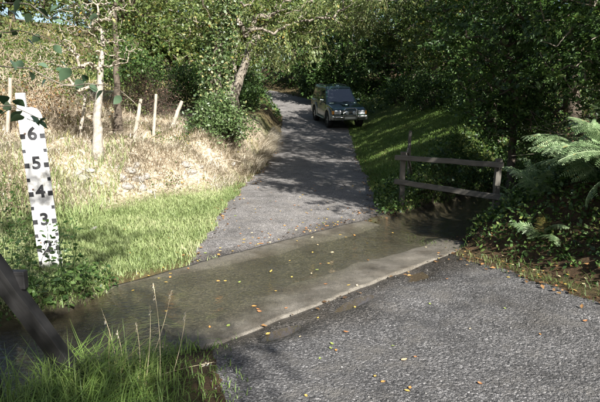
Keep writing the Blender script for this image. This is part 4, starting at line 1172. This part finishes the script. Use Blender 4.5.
# ------------------------------------------------------------------ fallen leaves
def fleaf(name, col, seed):
    m = plain(name, tuple(.7 * v for v in col), col, 40, .6, 0, .15)
    rg = rng_(seed); n = 7; u = np.linspace(0, 1, n); wv = .29 * np.sin(np.pi * u ** .85) + .004
    V = []
    cu = .3 + .5 * rg.random(); tw = rg.normal() * .3
    for a_, w_ in zip(u, wv):
        z = cu * (a_ - .5) ** 2
        V += [(a_ - .5, -w_, z + w_ * .5 + tw * w_ * .3), (a_ - .5, 0, z), (a_ - .5, w_, z + w_ * .4 - tw * w_ * .3)]
    T = []
    for j in range(n - 1):
        for s in range(2):
            k = j * 3 + s; T.append((k, k + 3, k + 4, k + 1))
    V = np.array(V); V[:, 2] -= V[:, 2].min()
    return mk("fallen_leaf", V, np.array(T), m, smooth=True, link=False)
FL = {"yellow": [fleaf("leaf_yellow", (.50, .34, .07), 1), fleaf("leaf_yellow", (.40, .27, .07), 2)],
      "orange": [fleaf("leaf_orange", (.42, .19, .05), 3), fleaf("leaf_orange", (.30, .13, .05), 4)],
      "pale": [fleaf("leaf_pale", (.58, .44, .26), 5), fleaf("leaf_pale", (.5, .36, .2), 6)],
      "green": [fleaf("leaf_greenish", (.20, .25, .06), 7)]}
def surf(x, y):
    a, c = ac(x, y); f, nn_, s_ = inside(np.array([x]), np.array([y]))
    if s_[0] > 0: z = float(slab_z(np.array([a]), np.array([c]))[0]) + .01
    else: z = Hf(x, y) + (.005 if max(f[0], nn_[0]) > 0.06 else .018)
    if (2.0 < a < 6.4) and abs(c - 4.2) < .9: z = max(z, -.327)
    return z
rg = rng_(61)
def put_leaf(x, y, col, s, label, group):
    o = link_me("fallen_leaf", FL[col][rg.integers(0, len(FL[col]))]); tag(o, label, "leaf", group)
    o.location = (x, y, surf(x, y) + .002); s *= .66; o.scale = (s, s, s); o.rotation_euler = (rg.normal() * .08, rg.normal() * .08, rg.random() * 6.28)
def pick():
    return rg.choice(["yellow", "orange", "pale", "green"], p=[.42, .33, .17, .08])
nf = 0
while nf < 110:      # on the lane beyond the ford
    px, py = rg.uniform(185, 385), rg.uniform(185, 262)
    p = spot(px, py)
    if nf % 2:                      # half of them gather along the joint and the edges
        a_, c_ = rg.uniform(2.9, 6.2), 5.16 + abs(rg.normal()) * .18
        p = Vector((*xy(a_, c_), 0))
    p.x = float(p.x);  f, n_, s_ = inside(np.array([p.x]), np.array([p.y]))
    if f[0] < .05: continue
    c = pick(); put_leaf(p.x, p.y, c, .045 + .035 * rg.random(), f"small {c} fallen leaf on the tarmac lane beyond the ford", f"{c} leaves on the far lane"); nf += 1
nf = 0
while nf < 34:      # on the slab and in the water
    px, py = rg.uniform(120, 440), rg.uniform(222, 335)
    p = spot(px, py); f, n_, s_ = inside(np.array([p.x]), np.array([p.y]))
    if s_[0] < .03: continue
    c = pick(); put_leaf(p.x, p.y, c, .05 + .03 * rg.random(), f"{c} fallen leaf on the wet concrete of the ford", f"{c} leaves on the ford"); nf += 1
for px, py, c, s in [(404, 361, "pale", .085), (346, 333, "orange", .07), (258, 314, "orange", .06), (332, 345, "green", .06), (336, 352, "orange", .05), (375, 378, "yellow", .05), (383, 384, "orange", .05), (480, 386, "orange", .06),
                     (415, 358, "orange", .04), (585, 322, "orange", .07), (331, 350, "green", .055), (320, 360, "green", .05), (268, 335, "yellow", .07), (430, 305, "green", .05), (355, 308, "yellow", .05), (306, 398, "yellow", .05), (540, 335, "orange", .04),
                     (318, 319, "yellow", .05), (393, 347, "green", .045), (470, 330, "pale", .04), (505, 310, "green", .045), (407, 392, "yellow", .055), (410, 390, "orange", .05), (447, 280, "orange", .05), (300, 338, "pale", .04)]:
    p = spot(px, py)
    lab = "large pale curled leaf lying on the near gravel road" if s > .08 else f"{c} fallen leaf on the near gravel road"
    put_leaf(p.x, p.y, c, s, lab, None if s > .08 else f"{c} leaves on the near road")
for i in range(34):  # along the right edge
    t = rg.random(); px, py = 430 + 170 * t + rg.normal() * 5, 252 + 36 * t + rg.normal() * 5
    p = spot(px, min(py, 400)); c = rg.choice(["orange", "pale", "yellow"]); put_leaf(p.x, p.y, c, .04 + .03 * rg.random(), f"{c} fallen leaf along the grassy edge of the near road", f"{c} leaves at the road edge")
for i in range(26):
    p = spot(rg.uniform(95, 200), rg.uniform(215, 285)); c = pick(); put_leaf(p.x, p.y, c, .045 + .02 * rg.random(), f"{c} fallen leaf in the verge grass by the lane", f"{c} leaves on the verge")
# litter too fine to count
n = 17000; x = rg.random(n) * 8 - 3; y = 4 + rg.random(n) * 16
f, n_, s_ = inside(x, y); a, c = ac(x, y)
e = np.maximum(f, n_)
k = ((e > -.22) & (e < .05 + .28 * rg.random(n) ** 3) & (s_ < -.02) & (rg.random(n) < .75)) | ((d_right(x, y) > .15) & (d_right(x, y) < 1.6) & (c < 3.6) & (rg.random(n) < .8)) | ((a > 6.4) & (a < 8.2) & (np.abs(c - 4.2) > .75) & (np.abs(c - 4.2) < 1.5))
x, y = x[k], y[k]; n = len(x)
pos = np.stack([x, y, H(x, y) + .022], -1)
dd = rg.normal(size=(n, 3)) * np.array([1, 1, .15])
V, T, kf = leaves(pos, .03 + .04 * rg.random(n), rg, .6, 2.5, 0, .3, dd)
m_lit = leafmat("leaf_litter", [(0, (.045, .028, .016)), (.5, (.12, .068, .03)), (.88, (.24, .13, .05)), (1, (.36, .24, .09))], .2, .7, .2)
tag(mk("leaf_litter", V, T, m_lit, rnd=np.repeat(rg.random(n), kf)), "brown leaf litter along the lane edges and under the ferns", "leaf litter", None, "stuff")

# ------------------------------------------------------------------ timber: stream fence, brace, wire fence
def woodmat(name, c1, c2, rough=.85):
    m, n, l, b = mat_(name)
    tc = n.new("ShaderNodeTexCoord"); mp = n.new("ShaderNodeMapping"); mp.inputs["Scale"].default_value = (60, 60, 4)
    l.new(tc.outputs["Object"], mp.inputs[0])
    nz = n.new("ShaderNodeTexNoise"); nz.inputs["Scale"].default_value = 1.0; nz.inputs["Detail"].default_value = 6; l.new(mp.outputs[0], nz.inputs["Vector"])
    n2 = noise(n, l, 5, 5)
    ad = n.new("ShaderNodeMath"); ad.operation = 'MULTIPLY_ADD'; ad.inputs[1].default_value = .5
    l.new(n2.outputs["Fac"], ad.inputs[0])
    hf = n.new("ShaderNodeMath"); hf.operation = 'MULTIPLY'; hf.inputs[1].default_value = .5; l.new(nz.outputs["Fac"], hf.inputs[0]); l.new(hf.outputs[0], ad.inputs[2])
    r = ramp(n, [(.35, c1), (.65, c2)]); l.new(ad.outputs[0], r.inputs[0]); l.new(r.outputs[0], b.inputs["Base Color"])
    b.inputs["Roughness"].default_value = rough; bump(n, l, b, nz.outputs["Fac"], .5, .004)
    return m
m_wood = woodmat("fence_wood", (.045, .04, .032), (.105, .095, .078))
m_tar = woodmat("dark_timber", (.007, .0068, .0068), (.020, .019, .019), .65)
m_post = woodmat("bleached_post", (.17, .145, .11), (.34, .30, .24))
def beam(name, p, q, w, h, mat, parent, bevel=.006, wob=.004, roll=0.0):
    """a sawn timber from p to q (world), its own axis along local z"""
    p, q = Vector(p), Vector(q); L = (q - p).length
    bm = bmesh.new(); n = max(3, int(L / .2)); rings = []
    rg = rng_(int(abs(p.x * 997 + p.z * 131 + q.y * 57)) % 9999)
    for i in range(n + 1):
        ox, oy = rg.normal() * wob, rg.normal() * wob
        rings.append([bm.verts.new((sx * w / 2 + ox, sy * h / 2 + oy, L * i / n)) for sx, sy in ((-1, -1), (1, -1), (1, 1), (-1, 1))])
    for a_, b_ in zip(rings[:-1], rings[1:]):
        for i in range(4): bm.faces.new((a_[i], a_[(i + 1) % 4], b_[(i + 1) % 4], b_[i]))
    bm.faces.new(rings[0][::-1]); bm.faces.new(rings[-1])
    o = from_bm(name, bm, mat, parent, bevel=bevel)
    z = (q - p).normalized(); up = Vector((0, 0, 1)) if abs(z.z) < .9 else Vector((0, 1, 0))
    x = up.cross(z).normalized(); y = z.cross(x)
    M = Matrix((x, y, z)).transposed().to_4x4() @ Matrix.Rotation(roll, 4, 'Z')
    M.translation = p - (parent.location if parent else Vector())
    o.matrix_local = M
    return o
pA = spot(400, 204); pB = spot(499, 217)
pA = Vector((1.78, 8.95, Hf(1.78, 8.95))); pB = Vector((3.02, 7.9, Hf(3.02, 7.9)))
fence = thing("stream_fence", "weathered two rail wooden fence across the dark stream mouth", "fence", pA)
beam("post", pA + Vector((0, 0, -.35)), pA + Vector((.0, 0, .96)), .085, .085, m_wood, fence)
beam("post", pB + Vector((0, 0, -.5)), (pB.x + .02, pB.y, .70), .085, .085, m_wood, fence)
off = Vector((-.055, -.065, 0))
beam("rail", Vector((pA.x - .08, pA.y + .07, .60)) + off, Vector((pB.x + .1, pB.y - .06, .62)) + off, .032, .085, m_wood, fence)
beam("rail", Vector((pA.x - .08, pA.y + .07, .18)) + off, Vector((pB.x + .1, pB.y - .06, .12)) + off, .032, .09, m_wood, fence)
pC = Vector((2.15, 10.2, Hf(2.15, 10.2)))
beam("post", pC + Vector((0, 0, -.3)), pC + Vector((0, 0, .95)), .055, .055, m_wood, fence)
beam("stay", pA + Vector((.03, .08, .72)), pC + Vector((0, -.05, .7)), .03, .07, m_wood, fence)
beam("stay", pA + Vector((.10, .1, .95)), pC + Vector((0.05, -.05, .1)), .03, .05, m_wood, fence)

# foreground brace of a footbridge rail
bf = spot(84, 388)
tb = at(-6, 266, bf.y - .35)
bl = thing("timber_brace", "dark tarred timber brace and post standing in the long grass", "handrail", bf)
dv = (tb - Vector(bf)).normalized()
beam("brace", Vector(bf) - dv * .2, tb + dv * .25, .098, .085, m_tar, bl, bevel=.004, wob=.001, roll=0)
pp = tb + dv * .12
gz = Hf(pp.x, pp.y)
pxx = at(-4, 395, bf.y - .42)
beam("post", Vector((pxx.x - .03, pxx.y, gz - .4)), Vector((pxx.x - .06, pxx.y, 1.25)), .10, .10, m_tar, bl, wob=.001)
beam("rail", (pxx.x - 1.6, pxx.y + .09, .62), (pxx.x + .16, pxx.y + .16, .60), .05, .11, m_tar, bl, wob=.001)
beam("rail", (pxx.x - 1.6, pxx.y + .09, 1.12), (pxx.x + .05, pxx.y + .10, 1.12), .05, .11, m_tar, bl, wob=.001)

# old wire fence along the bank
posts = [((8, 138), (10, 78), .075), ((80, 140), (86, 93), .06), ((134, 141), (141, 99), .07), ((153, 138), (156, 94), .065), ((171, 130), (182, 101), .085)]
pw = spot(*posts[0][0])
wf = thing("wire_fence", "old wire fence of bleached leaning posts along the bank top", "fence", pw)
tops = []
for (b_, t_, w) in posts:
    p = spot(*b_); q = at(t_[0], t_[1], p.y + .03)
    d = (q - p)
    k = 7; f = np.linspace(-.12, 1, k)
    path = np.array([np.array(p - pw) + np.array(d) * a_ for a_ in f]); path[1:-1] += rng_(int(b_[0])).normal(size=(k - 2, 3)) * .008
    V, T = loft(path, w * np.linspace(.55, .46, k), 8, .07, int(b_[0]))
    mk_mixed("post", V, T, m_post, wf, False)
    tops.append((p, q))
m_wire = plain("rusty_wire", (.12, .08, .06), (.25, .2, .17), 50, .6, .6, 0)
for lv in (.3, .6, .88):
    pts = []
    for (p, q), (p2, q2) in zip(tops[:-1], tops[1:]):
        A_ = p.lerp(q, lv); B_ = p2.lerp(q2, lv)
        for i in range(6): 
            v = A_.lerp(B_, i / 6) - Vector((0, 0, .04 * math.sin(math.pi * i / 6)))
            pts.append(np.array(v - pw))
    pts.append(np.array(B_ - pw)); pts = np.array(pts)
    mk("wire", *tubes(pts[:-1], pts[1:], np.full(len(pts) - 1, .0025), np.full(len(pts) - 1, .0025), 4), m_wire, wf)

# ------------------------------------------------------------------ the parked four wheel drive
def paint(name, c, rough=.28, metal=.3, coat=.6):
    m, n, l, b = mat_(name)
    nz = noise(n, l, 3, 6); r = ramp(n, [(.3, tuple(.8 * v for v in c)), (.7, c)]); l.new(nz.outputs["Fac"], r.inputs[0]); l.new(r.outputs[0], b.inputs["Base Color"])
    b.inputs["Roughness"].default_value = rough; b.inputs["Metallic"].default_value = metal; b.inputs["Coat Weight"].default_value = coat
    return m
m_green = paint("paint_green", (.012, .042, .032)); m_silver = paint("paint_silver", (.30, .31, .28), .35, .5)
m_glass = paint("glass_dark", (.03, .035, .04), .05, 0, .5); m_glass.node_tree.nodes["Principled BSDF"].inputs["Specular IOR Level"].default_value = .9
m_rub = plain("rubber", (.012, .012, .012), (.025, .025, .024), 30, .8)
m_chrome = plain("chrome", (.5, .5, .5), (.65, .65, .65), 20, .2, 1, 0); m_lamp = plain("lamp_glass", (.45, .47, .48), (.7, .72, .74), 40, .12, .2, 0, .8)
m_amber = plain("amber_glass", (.5, .18, .02), (.6, .25, .03), 40, .2, 0, 0, .7); m_plate = plain("number_plate", (.62, .62, .58), (.75, .75, .7), 30, .5, 0, 0)
m_grey = plain("plastic_grey", (.05, .05, .05), (.09, .09, .09), 30, .6)
th = math.atan2(-.975, .20)      # heading of the nose
cxy = Vector((1.85, 26.6)); fwd = Vector((math.cos(th), math.sin(th))); lft = Vector((-fwd.y, fwd.x))
zz = {}
for sx in (-1, 1):
    for sy in (-1, 1):
        q = cxy + fwd * 1.33 * sx + lft * .72 * sy; zz[sx, sy] = Hf(q.x, q.y) + .005
zc = sum(zz.values()) / 4
px_ = Vector((fwd.x * 2.66, fwd.y * 2.66, (zz[1, 1] + zz[1, -1] - zz[-1, 1] - zz[-1, -1]) / 2)).normalized()
py_ = Vector((lft.x * 1.44, lft.y * 1.44, (zz[1, 1] + zz[-1, 1] - zz[1, -1] - zz[-1, -1]) / 2)); py_ = (py_ - px_ * py_.dot(px_)).normalized(); pz_ = px_.cross(py_)
car = thing("parked_car", "dark green four wheel drive with silver lower sides parked beside the lane", "car", (cxy.x, cxy.y, zc))
car.rotation_euler = Matrix((px_, py_, pz_)).transposed().to_euler()
def arc(cx, cz, r, a0, a1, n=10):
    return [(cx + r * math.cos(R(a0 + (a1 - a0) * i / n)), cz + r * math.sin(R(a0 + (a1 - a0) * i / n))) for i in range(n + 1)]
prof = [(-2.18, .46), (-2.26, .6), (-2.27, .95), (-2.22, 1.10), (.82, 1.10), (1.4, 1.075), (1.95, 1.01), (2.16, .93), (2.22, .82), (2.22, .5), (2.1, .42)] + arc(1.33, .40, .44, 0, 180) + [(.8, .38), (-.8, .38)] + arc(-1.33, .40, .44, 0, 180)
body = from_bm("body", prism(prof, -.80, .80), m_green, car, bevel=.05)
# cabin
CB = {"b": (-2.2, .86, .78, 1.09), "t": (-2.02, .14, .63, 1.76)}
def cab(x0, x1, hw, z): return [(x1, -hw, z), (x1, hw, z), (x0, hw, z), (x0, -hw, z)]
bm = bmesh.new(); lo_ = [bm.verts.new(v) for v in cab(*CB["b"])]; hi_ = [bm.verts.new(v) for v in cab(*CB["t"])]
bm.faces.new(lo_[::-1]); bm.faces.new(hi_)
for i in range(4): bm.faces.new((lo_[i], lo_[(i + 1) % 4], hi_[(i + 1) % 4], hi_[i]))
from_bm("cabin", bm, m_green, car, bevel=.03)
bm = bmesh.new()
for (x0, x1, hw, z) in ((-2.06, .17, .645, 1.755), (-1.98, .06, .57, 1.83)):
    pass
v0 = [bm.verts.new(v) for v in cab(-2.06, .17, .645, 1.752)]; v1 = [bm.verts.new(v) for v in cab(-2.04, .13, .62, 1.80)]; v2 = [bm.verts.new(v) for v in cab(-1.9, -.05, .45, 1.835)]
bm.faces.new(v0[::-1]); bm.faces.new(v2)
for A_, B_ in ((v0, v1), (v1, v2)):
    for i in range(4): bm.faces.new((A_[i], A_[(i + 1) % 4], B_[(i + 1) % 4], B_[i]))
from_bm("roof", bm, m_green, car, bevel=.02)
lo3 = [Vector(v) for v in cab(*CB["b"])]; hi3 = [Vector(v) for v in cab(*CB["t"])]
def pane(name, i, u0, u1, v0, v1, u0t=None, u1t=None, mat=m_glass, out=.006):
    A_, B_, C_, D_ = lo3[i], lo3[(i + 1) % 4], hi3[(i + 1) % 4], hi3[i]
    nrm = (B_ - A_).cross(D_ - A_).normalized()
    def P(u, v): return A_.lerp(B_, u).lerp(D_.lerp(C_, u), v)
    q = [P(u0, v0), P(u1, v0), P(u1t if u1t is not None else u1, v1), P(u0t if u0t is not None else u0, v1)]
    bm = bmesh.new(); a = [bm.verts.new(p + nrm * out) for p in q]; b_ = [bm.verts.new(p - nrm * .01) for p in q]
    bm.faces.new(a); bm.faces.new(b_[::-1])
    for k in range(4): bm.faces.new((a[k], b_[k], b_[(k + 1) % 4], a[(k + 1) % 4]))
    bmesh.ops.recalc_face_normals(bm, faces=bm.faces)
    return from_bm(name, bm, mat, car)
pane("windscreen", 0, .06, .94, .08, .92)
pane("rear_window", 2, .08, .92, .15, .9)
for i, fl in ((1, False), (3, True)):
    for (a, b_, at_, bt_) in ((.10, .36, .04, .36), (.39, .66, .39, .66), (.69, .93, .69, .93)):
        if fl: pane("side_window", 3, 1 - b_, 1 - a, .08, .86, 1 - bt_, 1 - at_)
        else: pane("side_window", 1, a, b_, .08, .86, at_, bt_)
def cbox(name, x0, x1, y0, y1, z0, z1, mat, bev=.015, parent=None):
    return from_bm(name, box_bm(x0, x1, y0, y1, z0, z1), mat, parent or car, bevel=bev)
for s in (-1, 1):
    f = lambda a, b_: (a, b_) if s > 0 else (-b_, -a)
    y0, y1 = f(.80, .825); 
    dr_ = cbox("front_door", -.28, .80, *f(.79, .812), .52, 1.10, m_green, .01); cbox("door_handle", -.22, -.04, *f(.81, .835), .95, .985, m_grey, .008, dr_)
    dr_ = cbox("rear_door", -1.12, -.30, *f(.79, .812), .60, 1.10, m_green, .01); cbox("door_handle", -1.06, -.88, *f(.81, .835), .95, .985, m_grey, .008, dr_)
    cbox("lower_trim", -.86, .86, *f(.79, .832), .47, .74, m_silver, .015)
    cbox("side_step", -.80, .80, *f(.74, .92), .36, .41, m_silver, .02)
    cbox("rear_quarter_trim", -2.24, -1.80, *f(.79, .832), .47, .74, m_silver, .015)
    for cx in (1.33, -1.33):        # flared wheel arch
        o_, i_ = arc(cx, .40, .56, 0, 180, 12), arc(cx, .40, .445, 180, 0, 12)
        from_bm("wheel_arch", prism(o_ + i_, *f(.76, .865)), m_silver, car, bevel=.012)
        bm = bmesh.new()
        V, T = [], []
        prof_w = [(.20, -.115), (.33, -.13), (.37, -.10), (.375, 0), (.37, .10), (.33, .13), (.20, .115)]
        k = 28; vs_ = [[bm.verts.new((r_ * math.cos(6.28319 * j / k), y_, r_ * math.sin(6.28319 * j / k))) for j in range(k)] for r_, y_ in prof_w]
        for a, b_ in zip(vs_[:-1], vs_[1:]):
            for j in range(k): bm.faces.new((a[j], a[(j + 1) % k], b_[(j + 1) % k], b_[j]))
        bmesh.ops.recalc_face_normals(bm, faces=bm.faces)
        wh = bpy.data.objects.new("wheel", None); COL.objects.link(wh); wh.parent = car; wh.location = (cx, s * .735, .372); wh.empty_display_size = .1
        from_bm("tyre", bm, m_rub, wh, smooth=True)
        bm = bmesh.new()
        bmesh.ops.create_cone(bm, cap_ends=True, segments=28, radius1=.225, radius2=.215, depth=.17, matrix=Matrix.Rotation(R(90), 4, 'X'))
        from_bm("rim", bm, m_grey, wh, bevel=.01)
        for j in range(6):
            sp_ = from_bm("spoke", box_bm(.045, .205, -.012, .012, -.03, .03), m_silver, wh, bevel=.006); sp_.location = (0, s * .09, 0); sp_.rotation_euler = (0, R(60 * j), 0)
        bm = bmesh.new(); bmesh.ops.create_cone(bm, cap_ends=True, segments=16, radius1=.055, radius2=.05, depth=.04, matrix=Matrix.Rotation(R(90), 4, 'X'))
        hc = from_bm("hub_cap", bm, m_silver, wh, bevel=.006); hc.location = (0, s * .10, 0)
    mi = cbox("mirror", .50, .62, *f(.83, 1.03), 1.10, 1.27, m_chrome if s < 0 else m_green, .03); cbox("mirror_arm", .53, .59, *f(.74, .84), 1.10, 1.15, m_grey, .01, mi)
    cbox("roof_rail", -1.75, -.15, *f(.50, .53), 1.85, 1.88, m_grey, .01)
    for xx in (-1.70, -.22): cbox("rail_foot", xx - .04, xx + .04, *f(.495, .535), 1.79, 1.86, m_grey, .006)
    hl = cbox("headlight", 2.14, 2.245, *f(.42, .74), .72, .90, m_lamp, .02)
    cbox("indicator", 2.02, 2.235, *f(.745, .815), .72, .89, m_amber, .015)
    cbox("bumper_corner", 1.84, 2.30, *f(.70, .86), .46, .68, m_silver, .05)
    bm = bmesh.new(); bmesh.ops.create_cone(bm, cap_ends=True, segments=18, radius1=.085, radius2=.07, depth=.09, matrix=Matrix.Rotation(R(90), 4, 'Y'))
    sl_ = from_bm("spot_lamp", bm, m_lamp, car, smooth=False, bevel=.01); sl_.location = (2.42, s * .17, .80)
    cbox("tail_light", -2.29, -2.2, *f(.66, .80), .75, 1.05, m_amber, .015)
cbox("bumper", 2.05, 2.32, -.72, .72, .46, .68, m_silver, .04)
gr = cbox("grille", 2.16, 2.245, -.41, .41, .74, .90, m_grey, .02)
for j in range(3): cbox("grille_bar", 2.235, 2.26, -.39, .39, .765 + .045 * j, .785 + .045 * j, m_chrome, .005, gr)
cbox("number_plate", 2.315, 2.335, -.26, .26, .52, .63, m_plate, .004)
cbox("rear_bumper", -2.34, -2.15, -.78, .78, .46, .66, m_grey, .04)
# nudge bar
bb = []
for s in (-1, 1):
    bb += [((2.30, s * .33, .42), (2.40, s * .33, .55)), ((2.40, s * .33, .55), (2.40, s * .31, .92)), ((2.40, s * .31, .92), (2.34, s * .24, 1.0))]
bb += [((2.34, -.24, 1.0), (2.34, .24, 1.0)), ((2.40, -.33, .70), (2.40, .33, .70)), ((2.40, -.70, .60), (2.40, -.33, .60)), ((2.40, .33, .60), (2.40, .70, .60)), ((2.40, .70, .60), (2.26, .80, .60)), ((2.40, -.70, .60), (2.26, -.80, .60))]
P0 = np.array([a for a, b_ in bb]); P1 = np.array([b_ for a, b_ in bb])
mk("nudge_bar", *tubes(P0, P1, np.full(len(bb), .026), np.full(len(bb), .026), 8), m_chrome, car, smooth=True)
for s in (-1, 1):
    wb = from_bm("wiper", box_bm(-.25, .25, -.008, .008, -.008, .008), m_rub, car); wb.location = (.80, s * .3, 1.16); wb.rotation_euler = (0, 0, R(90 + 12)); 
cbox("bonnet_scoop", 1.1, 1.6, -.18, .18, 1.06, 1.12, m_green, .03)
sw = cbox("spare_wheel_cover", -2.48, -2.28, -.36, .36, .70, 1.35, m_rub, .12)
